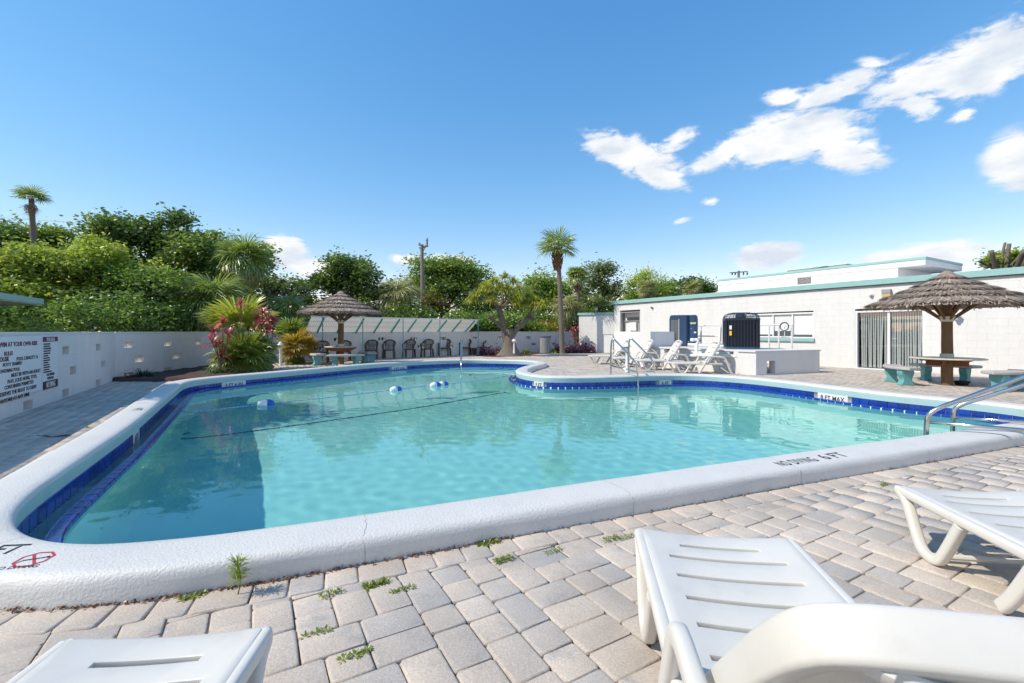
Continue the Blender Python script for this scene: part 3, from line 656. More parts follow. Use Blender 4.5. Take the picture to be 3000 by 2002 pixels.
# ------------------------------------------------------------------ signs on the wall with the rules
def wallsign(name, pl, px0, py0, px1, py1, m, label, cat, t_extra=0., th=.012):
    ta, za = pl.tz(px0, py0); tb, zb = pl.tz(px1, py1); return ta, tb, za, zb
t_r, z_t = WA.tz(117, 985); _, z_b = WA.tz(117, 1143); t_l = t_r + 3.2
sgn = empty('rules_board', label='large white board with maroon and black pool rules lettering on left wall', cat='sign', M=WA.M(t_r, 0, .012))
sgn_panel = MB().box((-1.6, 0, (z_t + z_b) / 2), (3.2, .02, z_t - z_b), .004).obj('board', mat('sign_white', (.74, .76, .78), .45, (.70, .72, .75), scale=3), sgn)
lines = [('SWIM AT YOUR OWN RISK', 104, 1011, 12, MAROON), ('RULES', 31, 1041, 12, MAROON), ('POOL CAPACITY 16', 105, 1050, 9.5, BLACK), ('DUSK', 20, 1058, 13, BLACK), ('POTTY TRAINED', 58, 1068, 9.5, BLACK), ('ENTERING POOL', 52, 1085.5, 9.5, BLACK), ('MUST BE WITH AN ADULT', 113, 1090, 9.5, BLACK), ('PLAY, LOUD NOISE, TOYS,', 102, 1106.5, 9.5, BLACK), ('CONTAINERS PERMITTED', 92, 1123, 9.5, BLACK), ('RESERVES THE RIGHT TO DENY', 101, 1137, 10, BLACK), ('ANYONE AT ANY TIME', 80, 1160, 10.5, BLACK)]
t0_, _ = WA.tz(117, 1000)
for body, px, py, hpx, mm_ in lines:
    t, z = WA.tz(px, py); _, z2 = WA.tz(px, py - hpx)
    textobj('lettering', body, (z2 - z) / .70, mm_, Matrix.Translation((-(t - t_r) * 1.0, -.012, z)) @ UP, sgn, 'RIGHT', 1.12, bold=.016)
t_a, z1 = WA.tz(117, 987); t_b, z2 = WA.tz(163, 1138)
_, z1 = WA.tz(140, 986); _, z2 = WA.tz(140, 1140); wS = abs(t_a - t_b)
rs = empty('rules_sign', label='narrow portrait pool rules sign with dark header and no diving footer', cat='sign', M=WA.M(t_a, 0, .012))
sx0 = .03
MB().box((sx0 + wS / 2, 0, (z1 + z2) / 2), (wS - .02, .02, z1 - z2), .003).obj('board', bpy.data.materials['sign_white'], rs)
hh_ = z1 - z2
MB().box((sx0 + wS / 2, -.012, z1 - hh_ * .055), (wS - .03, .004, hh_ * .09), 0).obj('header', MAROON, rs)
MB().box((sx0 + wS / 2, -.012, z2 + hh_ * .085), (wS - .03, .004, hh_ * .15), 0).obj('footer', BLACK, rs)
SW = bpy.data.materials['sign_white']
textobj('lettering', 'POOL RULES', hh_ * .085, SW, Matrix.Translation((sx0 + wS / 2, -.0155, z1 - hh_ * .085)) @ UP, rs, 'CENTER', .80)
textobj('lettering', 'NO DIVING', hh_ * .15, SW, Matrix.Translation((sx0 + wS / 2, -.0155, z2 + hh_ * .035)) @ UP, rs, 'CENTER', .55)
textobj('lettering', 'POOL MAXIMUM', hh_ * .068, BLACK, Matrix.Translation((sx0 + wS / 2, -.012, z2 + hh_ * .255)) @ UP, rs, 'CENTER', .72)
textobj('lettering', 'DEPTH 8 FEET', hh_ * .068, BLACK, Matrix.Translation((sx0 + wS / 2, -.012, z2 + hh_ * .185)) @ UP, rs, 'CENTER', .72)
small = ['NO FOOD OR BEVERAGES IN THE', 'POOL OR ON POOL WET DECK.', 'COMMERCIALLY BOTTLED WATER IN', 'PLASTIC BOTTLES IS ALLOWED ON', 'THE POOL WET DECK FOR POOL', 'PATRON HYDRATION.', 'NO GLASS OR ANIMALS IN THE', 'FENCED POOL AREA OR 50 FEET', 'FROM UNFENCED POOL.', 'BATHING LOAD: 16 PERSONS.', 'POOL HOURS: DAWN TO DUSK.', 'SHOWER BEFORE ENTERING.', 'DO NOT SWALLOW THE POOL WATER.']
for k, s_ in enumerate(small): textobj('lettering', s_, hh_ * .036, BLACK, Matrix.Translation((sx0 + .035, -.012, z1 - hh_ * (.155 + k * .0435))) @ UP, rs, 'LEFT', .58)
# ------------------------------------------------------------------ the pool house
FA = Plane((13.6, 12.07), (5.8, 25.8)); FA.L = 15.79
tx = lambda px, py=972: FA.tz(px, py)
t_end = FA.L; t_beg = -6.0; RH = 2.97
o_win1 = (tx(1875)[0], tx(1816)[0], 1.25, 2.33)
o_win2 = (tx(2383)[0], tx(2160)[0], 1.0, 1.97)
o_door = (tx(2709)[0], tx(2505)[0], -.1, 1.95)
house = empty('pool_house', (10, 19, 0), label='long low white block pool house with teal roof edge and sliding door', cat='building')
IH = Matrix.Translation(house.location).inverted()
course_wall(house, FA, t_beg, t_end, ZB, 14, openings=[o_win1, o_win2, o_door])
def hpart(name, mb, m, M=None, smooth=None, parent=None): return link(name, mb.mesh(name, m, smooth), parent or house, M=IH @ (M if M is not None else Matrix.Identity(4)))
# local frame of the facade: x from right end (t=0) leftwards is -x, so work with points on the plane
def fbox(mb, ta, tb, za, zb, o0, o1, b=0.):
    c = FA.P((ta + tb) / 2, (za + zb) / 2, (o0 + o1) / 2); return mb.box(c, (abs(tb - ta), abs(o1 - o0), abs(zb - za)), b, rz=FA.rot)
hpart('fascia', fbox(MB(), t_beg, t_end + .12, RH - .19, RH, -.3, .10, .01), TEAL)
hpart('roof', fbox(MB(), t_beg, t_end + .1, RH - .10, RH - .02, -6.0, -.301), WMETAL)
hpart('drip_strip', fbox(MB(), t_beg, t_end + .1, RH - .205, RH - .192, -.1, .07), DGREY)
endw = Plane(FA.P(t_end).to_2d(), (FA.P(t_end) - FA.n * 6).to_2d())
mbx = MB(); c = FA.P(t_end - .1, RH / 2 - .1, -3.1); mbx.box(c, (.2, 5.8, RH - .2), 0, rz=FA.rot); hpart('end_wall', mbx, WHITE)
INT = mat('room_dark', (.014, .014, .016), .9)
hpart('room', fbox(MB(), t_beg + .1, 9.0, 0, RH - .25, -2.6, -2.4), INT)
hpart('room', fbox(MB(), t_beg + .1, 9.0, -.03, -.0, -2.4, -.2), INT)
# window with four sashes and blinds
ta, tb, za, zb = o_win2
win = hpart('window', fbox(MB(), ta, tb, zb - .06, zb - .002, -.12, -.02), WMETAL)
def wpart(name, mb, m, parent): return link(name, mb.mesh(name, m), parent, M=Matrix.Identity(4))
for x in np.linspace(ta + .025, tb - .025, 5): wpart('mullion', fbox(MB(), x - .025, x + .025, za, zb - .062, -.12, -.03), WMETAL, win)
wpart('frame', fbox(MB(), ta, tb, za + .002, za + .05, -.125, -.035), WMETAL, win)
for k in range(4):
    x0, x1 = np.linspace(ta + .025, tb - .025, 5)[k:k + 2]
    wpart('pane', fbox(MB(), x0 + .027, x1 - .027, za + .052, zb - .064, -.10, -.094), GLASSD if False else mat('pane_glass_%d' % k, (.10, .11, .115), .04, spec=.7), win)
    bl = MB(); nz_ = 16; lo = za + (.16 if k != 1 else .3)
    for z in np.linspace(lo, zb - .08, nz_): fbox(bl, x0 + .03, x1 - .03, z - .022, z + .026, -.0925, -.0915 + .0)
    wpart('blind', bl, BLIND, win)
hpart('window_sill', fbox(MB(), ta - .05, tb + .05, za - .12, za - .004, -.05, .07, .006), TEAL)
# opening with screen and wall unit at the far end
ta, tb, za, zb = o_win1
w1 = hpart('window', fbox(MB(), ta, tb, zb - .05, zb - .002, -.14, -.0), GREYM)
for a_, b_ in ((ta + .002, ta + .05), (tb - .10, tb - .002)): wpart('jamb', fbox(MB(), a_, b_, za, zb - .052, -.14, -.003), GREYM, w1)
wpart('back_panel', fbox(MB(), ta + .052, tb - .102, za, zb - .055, -.30, -.28), WHITE, w1)
wpart('louvre', fbox(MB(), ta + .2, tb - .3, zb - .45, zb - .30, -.28, -.25), DGREY, w1)
wpart('cross_rail', fbox(MB(), ta + .06, tb - .11, zb - .52, zb - .48, -.26, -.2), GREYM, w1)
wpart('wall_unit', fbox(MB(), ta + .45, tb - .55, za + .05, zb - .58, -.28, -.16, .01), WMETAL, w1)
sc = MB()
for k in range(7):
    x = ta + .08 + k * .055; sc.tube([FA.P(x, za, -.2), FA.P(x + .3 * 0, zb - .52, -.2)], .005, 4)
for k in range(9): sc.tube([FA.P(ta + .07, za + .03 + k * .06, -.2), FA.P(ta + .45, za + .03 + k * .06, -.2)], .005, 4)
wpart('screen', sc, DGREY, w1)
# sliding glass door with vertical blinds
ta, tb, za, zb = o_door
dr = hpart('sliding_door', fbox(MB(), ta, tb, zb - .06, zb - .002, -.14, -.01), WMETAL)
wpart('frame', fbox(MB(), ta + .002, ta + .06, 0, zb - .062, -.14, -.012), WMETAL, dr); wpart('frame', fbox(MB(), tb - .06, tb - .002, 0, zb - .062, -.14, -.012), WMETAL, dr)
wpart('threshold', fbox(MB(), ta, tb, -.02, .035, -.16, .01), WMETAL, dr)
tm_ = (ta + tb) / 2; wpart('meeting_stile', fbox(MB(), tm_ - .035, tm_ + .035, .036, zb - .063, -.12, -.05), WMETAL, dr)
DGL = bpy.data.materials.new('door_glass'); DGL.use_nodes = True; t = DGL.node_tree; t.nodes.clear(); o_ = t.nodes.new('ShaderNodeOutputMaterial'); tr_ = t.nodes.new('ShaderNodeBsdfTransparent'); tr_.inputs[0].default_value = (.88, .9, .9, 1); gl_ = t.nodes.new('ShaderNodeBsdfGlossy'); gl_.inputs['Roughness'].default_value = .02; mx_ = t.nodes.new('ShaderNodeMixShader'); mx_.inputs[0].default_value = .07; t.links.new(tr_.outputs[0], mx_.inputs[1]); t.links.new(gl_.outputs[0], mx_.inputs[2]); t.links.new(mx_.outputs[0], o_.inputs[0])
for a_, b_ in ((ta + .062, tm_ - .037), (tm_ + .037, tb - .062)): wpart('pane', fbox(MB(), a_, b_, .037, zb - .064, -.10, -.094), DGL, dr)
prv = random.Random(2); nsl = 25
for k in range(nsl):
    x = ta + .10 + (tb - ta - .2) * (k + .5) / nsl; lean = prv.gauss(0, .012) + (.05 if k in (15, 16) else 0)
    a = R(prv.uniform(8, 34)); w_ = .021; e_ = FA.d * math.cos(a) * w_ + FA.n * math.sin(a) * w_
    p0, p1 = FA.P(x, zb - .07, -.16), FA.P(x + lean, .06, -.16)
    th_ = FA.n * .0015
    mbx = MB().add([p0 - e_ + th_, p0 + e_ + th_, p1 + e_ + th_, p1 - e_ + th_, p0 - e_ - th_, p0 + e_ - th_, p1 + e_ - th_, p1 - e_ - th_], [[0, 1, 2, 3], [7, 6, 5, 4], [0, 4, 5, 1], [3, 2, 6, 7], [0, 3, 7, 4], [1, 5, 6, 2]])
    wpart('blind_slat', mbx, BLIND, dr)
wpart('handle', fbox(MB(), ta + .07, ta + .10, .9, 1.15, -.05, -.02, .004), GREYM, dr)
# lights and camera on the wall
def wallthing(name, label, cat, px, py, zoff=0.): t, z = FA.tz(px, py); return empty(name, FA.P(t, z, 0), FA.rot, label, cat), t, z
o, t, z = wallthing('wall_light', 'boxy wall light with amber lens above the sliding door', 'light', 2600, 860)
sg = 1 if FA.n.dot(Matrix.Rotation(FA.rot, 3, 'Z') @ Vector((0, 1, 0))) > 0 else -1
MB().box((0, sg * .06, .06), (.24, .12, .13), .008).obj('housing', GREYM, o); MB().box((0, sg * .06, -.07), (.23, .11, .12), .008).obj('lens', LAMPG, o)
for px, py, lab in ((2553, 865, 'small white dome camera on the wall beside the amber wall light'), (1912, 902, 'small white dome camera on the wall above the blue heat pump')):
    o, t, z = wallthing('security_camera', lab, 'camera', px, py)
    MB().lathe([(.02, -.01), (.07, 0), (.07, .03), (.02, .04)], 14).obj('base', CAMW, o); bpy.context.view_layer.update()
    o.rotation_euler = (R(90) * -sg, 0, FA.rot); MB().lathe([(.0, .035), (.045, .05), (.05, .08), (.03, .115), (0, .125)], 14, (0, 0, 0)).obj('lens', CAMW if px > 2000 else DGREY, o)
o, t, z = wallthing('wall_lantern', 'white lantern on the wall behind the thatched umbrella post', 'light', 2805, 926)
MB().lathe([(.0, .12), (.03, .1), (.11, .03), (.11, .015), (.06, .01), (.05, -.1), (.02, -.12), (0, -.12)], 6, (0, sg * .13, 0)).obj('shade', WMETAL, o); MB().box((0, sg * .03, -.02), (.06, .06, .05), .004).obj('bracket', WMETAL, o)

# upper block behind
UBp = FA.p - FA.n * 3.0; UB = Plane(UBp.to_2d(), (UBp + FA.d * 10).to_2d())
ub = empty('upper_block', (14, 20, 0), label='taller white block with teal roof edge and breeze block vent behind pool house', cat='building'); IU = Matrix.Translation(ub.location).inverted()
def ubox(mb, ta, tb, za, zb, o0, o1, b=0.): c = UB.P((ta + tb) / 2, (za + zb) / 2, (o0 + o1) / 2); return mb.box(c, (abs(tb - ta), abs(o1 - o0), abs(zb - za)), b, rz=UB.rot)
tr0 = UB.tz(2712, 753)[0]; twl = UB.tz(2631, 780)[0]; tfar = UB.tz(2104, 821)[0]; UH = 3.92
tv0, zv0 = UB.tz(2336, 833); tv1, zv1 = UB.tz(2376, 812)
def upart(name, mb, m): return link(name, mb.mesh(name, m), ub, M=IU.copy())
zt = UH - .30
upart('wall', ubox(MB(), twl, tv1, 2.6, zt, -.2, 0), WHITE); upart('wall', ubox(MB(), tv0, tfar, 2.6, zt, -.2, 0), WHITE); upart('wall', ubox(MB(), tv1, tv0, zv1, zt, -.2, 0), WHITE); upart('wall', ubox(MB(), tv1, tv0, 2.6, zv0 - .02, -.2, 0), WHITE)
upart('side_wall', ubox(MB(), twl + .002, twl + .2, 2.6, zt, -3.0, -.202), WHITE)
upart('roof_slab', ubox(MB(), tr0, tfar, zt + .002, UH - .09, -3.4, .02, .004), WHITE)
upart('fascia', ubox(MB(), tr0 - .02, tfar + .02, UH - .088, UH, -3.42, .04, .004), TEAL)
upart('window', ubox(MB(), twl + .05, twl + .02 - .0, 2.9, 3.4, -1.6, -.5), GLASSD)
nb_x, nb_z = 3, 2; vw = (tv0 - tv1) / nb_x; vh = (zv1 - zv0) / nb_z
for a_ in range(nb_x):
    for b_ in range(nb_z):
        cx, cz = tv1 + vw * (a_ + .5), zv0 + vh * (b_ + .5); g = MB(); e_ = vw * .49; f_ = vh * .49
        def seg(x0, x1, z0, z1): ubox(g, cx + x0 * e_, cx + x1 * e_, cz + z0 * f_, cz + z1 * f_, -.12, -.02)
        seg(-1, 1, .88, 1); seg(-1, 1, -1, -.88); seg(-1, -.88, -.88, .88); seg(.88, 1, -.88, .88)
        seg(-.55, .55, .35, .55); seg(-.55, .55, -.55, -.35); seg(-.55, -.35, -.35, .35); seg(.35, .55, -.35, .35); seg(-.08, .08, .55, .88); seg(-.08, .08, -.88, -.55); seg(-.88, -.55, -.1, .1); seg(.55, .88, -.1, .1)
        upart('breeze_block', g, mat('breeze', (.42, .40, .38), .8) if (a_, b_) == (0, 0) else bpy.data.materials['breeze'])
upart('vent_backing', ubox(MB(), tv1, tv0, zv0, zv1, -.19, -.18), INT)
for px, py, L_, lab in ((2345, 796, 1.7, 'long low skylight box on the upper roof'), (2410, 786, 1.3, 'short skylight box on the upper roof nearest the overhang')):
    t, _ = UB.tz(px, py); o = empty('roof_box', UB.P(t, UH, -.9), UB.rot, lab, 'skylight'); MB().box((0, 0, .06), (L_, .8, .12), .005).obj('curb', GRIME, o); MB().box((0, 0, .13), (L_ + .06, .86, .03), .004).obj('lid', WMETAL, o)

# wing wall with the outdoor shower, left of the pool house
WGp = G(1696, 1033.5); WG = Plane((WGp.x, WGp.y), (FA.P(t_end).x + .0, FA.P(t_end).y + .25)); 
WGH = 2.28
wg = empty('shower_wall', (WGp.x + 1, WGp.y, 0), label='lower white wall wing with teal edge and outdoor shower', cat='wall'); IW = Matrix.Translation(wg.location).inverted()
course_wall(wg, WG, 0, WG.L + .3, ZB, 11)
def gbox(mb, ta, tb, za, zb, o0, o1, b=0.): c = WG.P((ta + tb) / 2, (za + zb) / 2, (o0 + o1) / 2); return mb.box(c, (abs(tb - ta), abs(o1 - o0), abs(zb - za)), b, rz=WG.rot)
link('fascia', gbox(MB(), -.06, WG.L + .3, WGH - .06, WGH + .08, -.35, .07, .006).mesh('fascia', TEAL), wg, M=IW.copy())
def wgt(px, py): return WG.tz(px, py)
sh_ = empty('outdoor_shower', WG.P(wgt(1800, 1030)[0] - .25, 0, .06), 0, 'thin grey outdoor shower pipe with curved head on the wall wing', 'shower')
def sp_(px, py, o=.06): t, z = wgt(px, py); return WG.P(t, z, o) - Vector(sh_.location)
ta_, za_ = wgt(1806, 931)
MB().tube([sp_(1806, 1034), sp_(1806, 932)], .014, 6).tube(smooth_path([sp_(1806, 932), sp_(1796, 930, .25), sp_(1790, 936, .4), sp_(1788, 941, .42)], 2), .014, 6).obj('pipe', GREYM, sh_, smooth=1)
MB().lathe([(.015, .03), (.05, 0), (.05, -.02)], 10, sp_(1788, 941, .42)).obj('shower_head', DGREY, sh_)
MB().tube(smooth_path([sp_(1806, 932, .08), sp_(1811, 948, .09), sp_(1808, 960, .09), sp_(1811, 965, .09)], 2), .011, 5).obj('hose', GREYM, sh_)
gate = empty('gate', WG.P(wgt(1783, 1030)[0], 0, .04), WG.rot, 'narrow white gate panel with dark edge in the low wall wing', 'gate')
sgw = 1 if WG.n.dot(Matrix.Rotation(WG.rot, 3, 'Z') @ Vector((0, 1, 0))) > 0 else -1
MB().box((0, 0, .55), (.55, .03, 1.05), .004).obj('panel', WMETAL, gate); MB().box((0, sgw * .02, 1.085), (.6, .03, .02), .002).obj('top_rail', GREYM, gate); MB().box((-.29, sgw * .02, .55), (.02, .03, 1.08), .002).obj('edge', GREYM, gate)
fl = empty('floodlight', WG.P(wgt(1745, 918)[0], WGH + .08, -.05), 0, 'small old floodlight on the teal edge of the wall wing', 'light')
MB().lathe([(.03, 0), (.03, .12)], 8).obj('stem', GRIME, fl); MB().lathe([(.03, .10), (.09, .14), (.10, .24), (.05, .30)], 10, (.0, -.06, 0)).obj('head', GRIME, fl)

# machine plinth with the tall box wall
A_ = Vector((6.97, 13.0, 0)); B_ = Vector((9.38, 13.88, 0)); LP = 5.6; D_ = A_ + UDIR * LP; E_ = B_ + UDIR * LP
pl_ = empty('machine_plinth', (8, 14.5, 0), label='white block plinth carrying the heat pumps', cat='plinth'); IP = Matrix.Translation(pl_.location).inverted()
PF = Plane(A_.to_2d(), D_.to_2d()); PE = Plane(A_.to_2d(), B_.to_2d()); PH = .70
hole = (PE.tz(2246, 1060)[0], PE.tz(2271, 1060)[0]); 
slot_b = (PF.tz(2163, 1049)[0], PF.tz(2137, 1049)[0]); slot_a = (PF.tz(1967, 1034)[0], PF.tz(1946, 1034)[0])
course_wall(pl_, PF, 0, LP, PH - .04 - 4 * BH, 4, openings=[(slot_b[0], slot_b[1], .44, .6), (slot_a[0], slot_a[1], .44, .6)])
def pebox(mb, ta, tb, za, zb, o0, o1, b=0.): c = PE.P((ta + tb) / 2, (za + zb) / 2, (o0 + o1) / 2); return mb.box(c, (abs(tb - ta), abs(o1 - o0), abs(zb - za)), b, rz=PE.rot)
def plp(name, mb, m): return link(name, mb.mesh(name, m), pl_, M=IP.copy())
z0h, z1h = .03, .40
plp('end_wall', pebox(MB(), .0, hole[0], -.02, PH - .042, -.2, .004), WHITE); plp('end_wall', pebox(MB(), hole[1], PE.L, -.02, PH - .042, -.2, .004), WHITE); plp('end_wall', pebox(MB(), hole[0], hole[1], z1h, PH - .042, -.2, .004), WHITE); plp('end_wall', pebox(MB(), hole[0], hole[1], -.02, z0h, -.2, .004), WHITE)
plp('top_slab', MB().prism([(A_.x - .03, A_.y - .03), (B_.x + .03, B_.y - .02), (E_.x, E_.y), (D_.x - .03, D_.y)], PH - .04, PH), WHITE)
plp('inner_dark', pebox(MB(), hole[0] - .1, hole[1] + .1, 0, .5, -.42, -.4), INT)
gr = MB(); hw_ = hole[1] - hole[0]; lw = hw_ * .62
for k in range(5):
    z = z0h + (z1h - z0h) * k / 4
    for sgn_ in (1, -1):
        a0, a1 = (hole[0], hole[0] + lw); zz0, zz1 = (z, z + (z1h - z0h) / 2) if sgn_ > 0 else (z, z - (z1h - z0h) / 2)
        p, q_ = PE.P(a0, max(z0h, min(z1h, zz0)), -.16), PE.P(a1, max(z0h, min(z1h, zz1)), -.16)
        if (p - q_).length > .05: gr.sweep([p, q_], [(-.012, -.012), (.012, -.012), (.012, .012), (-.012, .012)])
plp('lattice', gr, WMETAL)
K_ = A_ + UDIR * 3.95; 
bw = empty('block_box_wall', K_, 0, 'tall plain white wall at the far end of the machine plinth', 'wall'); 
bwv = Vector((.869, .494, 0)); th_ = .2
def quadprism(o, a, b, name, m, h0=-.02, h1=1.24): return link(name, MB().prism([tuple(p.to_2d()) for p in (a, b)] , h0, h1).mesh(name, m), o)
m_ = MB(); Z0 = Vector((0, 0, 0)); m_.prism([(0 - .02, 0 - .012), tuple((bwv * 1.8 ).to_2d()), tuple((bwv * 1.8 + UDIR * .2).to_2d()), tuple((bwv * .2 + UDIR * .2).to_2d()), tuple((bwv * .2 + UDIR * 1.9).to_2d()), tuple((UDIR * 1.9 + Vector((-.02, -.012, 0))).to_2d())], -.02, 1.25)
m_.obj('wall', WHITE, bw)

# blue heat pump
hp = empty('heat_pump', (6.55, 17.35, PH), R(-22), 'boxy navy blue heat pump with dark side grille', 'heat pump')
HPW, HPD, HPH = 1.02, .95, 1.17
MB().box((0, 0, .03), (HPW * .96, HPD * .96, .06), .01).obj('base', DGREY, hp)
MB().prism([(-.50, -.40), (-.46, -.46), (.10, -.46), (.20, -.36), (.36, -.46), (.47, -.44), (.50, -.36), (.50, .46), (-.50, .46)], .06, HPH - .12).obj('body', NAVY, hp)
MB().prism([(-.485, -.39), (-.45, -.445), (.10, -.445), (.20, -.345), (.36, -.445), (.455, -.43), (.485, -.35), (.485, .445), (-.485, .445)], HPH - .118, HPH - .03).prism([(-.44, -.34), (-.40, -.39), (.10, -.39), (.2, -.3), (.36, -.39), (.44, -.33), (.44, .4), (-.44, .4)], HPH - .03, HPH).obj('top_cover', NAVY, hp)
gl = MB()
for k in range(26): gl.box((-.315, -.47, .12 + k * .034), (.26, .012, .012), 0)
for k in range(6): gl.box((-.43 + k * .046, -.471, .55), (.008, .010, .88), 0)
MB().box((-.315, -.462, .55), (.27, .008, .92), 0).obj('coil', COIL, hp); gl.obj('grille', GREYM, hp); MB().box((-.16, -.472, .55), (.02, .02, .94), .003).obj('trim', WMETAL, hp)
MB().box((.33, -.468, .86), (.20, .006, .07), 0).obj('badge', mat('badge', (.55, .52, .25), .4), hp)
for x, z, s_ in ((.27, .66, .05), (.40, .52, .08), (.42, .22, .06), (.18, .18, .05)): MB().box((x, -.463 if x > .3 else -.42, z), (s_, .006, s_ * .7), 0, rz=0 if x > .3 else .78).obj('sticker', MARKW, hp)
# round-shouldered heat pump
h2 = empty('heat_pump', (7.35, 14.62, PH), R(-18), 'tall dark heat pump with vertical ribs and domed top grille', 'heat pump')
def rsq(a, r, n=6):
    P = []
    for cx, cy, s0_ in ((a - r, a - r, 0), (-(a - r), a - r, 90), (-(a - r), -(a - r), 180), (a - r, -(a - r), 270)):
        for k in range(n + 1): an = R(s0_ + 90 * k / n); P.append((cx + r * math.cos(an), cy + r * math.sin(an)))
    return P
MB().prism(rsq(.50, .2), 0, .07).obj('base', NAVY, h2); MB().prism(rsq(.46, .18), .07, .92).obj('coil', NAVYD, h2)
MB().prism(rsq(.505, .2), .90, .965).obj('collar', NAVYB, h2)
rb = rsq(.485, .19, 5); 
for k in range(len(rb)):
    pass
def along(P, n):
    P = np.array(P); Q = np.vstack([P, P[:1]]); d = np.r_[0, np.cumsum(np.linalg.norm(np.diff(Q, axis=0), axis=1))]; s_ = np.linspace(0, d[-1], n, endpoint=False); return np.c_[np.interp(s_, d, Q[:, 0]), np.interp(s_, d, Q[:, 1])]
for x, y in along(rb, 40): MB().tube([(x, y, .05), (x, y, .91)], .016, 6).obj('rib', NAVYB, h2)
fins = MB()
for z in np.linspace(.1, .88, 34): P = along(rsq(.472, .185, 4), 28); fins.sweep([(x, y, z) for x, y in P], [(-.004, -.003), (.004, -.003), (.004, .003), (-.004, .003)], closed=True)
fins.obj('fin_mesh', NAVYB, h2)
dome = MB()
for f_, z in ((1.0, .975), (.97, 1.03), (.88, 1.09), (.74, 1.13), (.5, 1.15), (.25, 1.155)): dome.sweep([(x * f_, y * f_, z) for x, y in along(rsq(.49, .22, 5), 32)], [(-.006, -.006), (.006, -.006), (.006, .006), (-.006, .006)], closed=True)
for x, y in along(rsq(.49, .22, 5), 32): dome.tube(smooth_path([(x, y, .965), (x * .97, y * .97, 1.05), (x * .8, y * .8, 1.125), (x * .2, y * .2, 1.155)], 1), .006, 4)
dome.obj('top_grille', NAVY, h2); MB().lathe([(.16, .98), (.16, 1.08), (.1, 1.13)], 14).obj('fan_motor', DGREY, h2)
MB().lathe([(.36, .97), (.36, .985)], 20).obj('fan_deck', NAVYD, h2)
MB().box((-.36, -.487, .50), (.07, .02, .14), 0, rz=R(-35)).obj('label_plate', YEL, h2); MB().box((-.36, -.487, .68), (.07, .02, .12), 0, rz=R(-35)).obj('label_plate', MARKW, h2)
# pipes and valves on the plinth
pp = empty('pool_pipes', (7.0, 15.2, PH), 0, 'white pool pipes and valve between the heat pumps', 'pipes')
def Lp(px, py, Z): return at(px, py, Z) - Vector(pp.location)
MB().tube([Lp(2015, 1010, 15.4), Lp(2120, 1015, 14.9)], .055, 10).tube([Lp(2062, 1006, 15.5), Lp(2115, 1006, 15.2)], .045, 10).obj('pipe', PVC, pp, smooth=1)
MB().tube(smooth_path([Lp(2045, 1005, 14.3), Lp(2040, 1010, 14.0), Lp(2040, 1036, 13.95), Lp(2044, 1041, 13.9), Lp(2100, 1041, 13.45)], 2), .05, 10).obj('pipe', PVC, pp, smooth=1)
MB().tube(smooth_path([Lp(2045, 1000, 14.3), Lp(2045, 995, 14.3), Lp(2032, 996, 14.4)], 1), .045, 10).lathe([(.07, -.05), (.09, 0), (.07, .05)], 12, Lp(2030, 996, 14.4)).obj('valve', PVC, pp, smooth=1)
MB().tube([Lp(2050, 995, 14.3), Lp(2050, 1002, 14.3)], .03, 8).box(Lp(2050, 993, 14.3), (.16, .03, .025), .004, rz=.5).obj('valve_handle', GREYM, pp)
MB().tube(smooth_path([Lp(2108, 1002, 14.9), Lp(2110, 960, 14.9)], 1), .04, 8).obj('pipe', PVC, pp, smooth=1)
pp2 = empty('drain_pipe', PF.P(slot_b[0], .52, .05), 0, 'fat white pipe leaving the slot in the plinth front', 'pipe')
q0 = PF.P(slot_b[0] + .1, .5, -.05) - Vector(pp2.location); q1 = PF.P(slot_b[1] + .05, .53, .08) - Vector(pp2.location); q2 = PF.P(slot_b[1] + 1.5, .46, .09) - Vector(pp2.location)
MB().tube(smooth_path([q0, q1, q2], 1), .055, 10).obj('pipe', PVC, pp2, smooth=1)
# railings on the plinth and the wall clock
def railing(label, x0, x1, ytop, ybot, Z0_, Z1_, posts, ybots, ymid):
    P0 = at(x0, ytop, Z0_); o = empty('railing', (P0.x, P0.y, PH), 0, label, 'railing', 'white railings on the plinth'); L0 = Vector(o.location)
    P1 = at(x1, ytop, Z1_); zt_ = max(P0.z, P1.z); P0.z = P1.z = zt_
    MB().tube([P0 - L0, P1 - L0], .028, 6).obj('top_rail', WMETAL, o); zm = PH + (zt_ - PH) * ymid
    MB().tube([Vector((P0.x, P0.y, zm)) - L0, Vector((P1.x, P1.y, zm)) - L0], .024, 6).obj('mid_rail', WMETAL, o)
    for f_ in posts: p = P0.lerp(P1, f_) - L0; MB().tube([(p.x, p.y, 0), (p.x, p.y, zt_ - PH)], .03, 6).obj('post', WMETAL, o)
railing('white pipe railing between the two heat pumps', 2036, 2112, 955, 1005, 18.2, 16.9, (0, .25, 1), 0, .48)
railing('white pipe railing right of the ribbed heat pump', 2222, 2320, 953, 1017, 15.6, 14.9, (0, .33, .62, 1), 0, .48)
ck, t, z = wallthing('wall_clock', 'round white clock with dark rim in front of the window', 'clock', 2299, 957)
ck.location = at(2299, 957, 15.0); ck.rotation_euler = (0, 0, FA.rot)
Mk = Matrix.Rotation(R(-90) * sg, 4, 'X')
rm_ = MB().lathe([(.125, 0), (.145, 0), (.15, .02), (.145, .04), (.125, .04)], 28, M=Mk); rm_.f = rm_.f[:-2]; rm_.obj('rim', DGREY, ck, smooth=.6); MB().lathe([(.126, .005), (.126, .02)], 28, M=Mk).obj('face', MARKW, ck)
hd = MB()
for an, L_ in ((110, .06), (5, .085)): hd.box((0, sg * .024, 0), (.008, .003, .008), 0); hd.sweep([(0, sg * .024, 0), (math.sin(R(an + 180)) * L_, sg * .024, math.cos(R(an + 180)) * L_)], [(-.004, -.001), (.004, -.001), (.004, .001), (-.004, .001)])
hd.obj('hands', BLACK, ck)
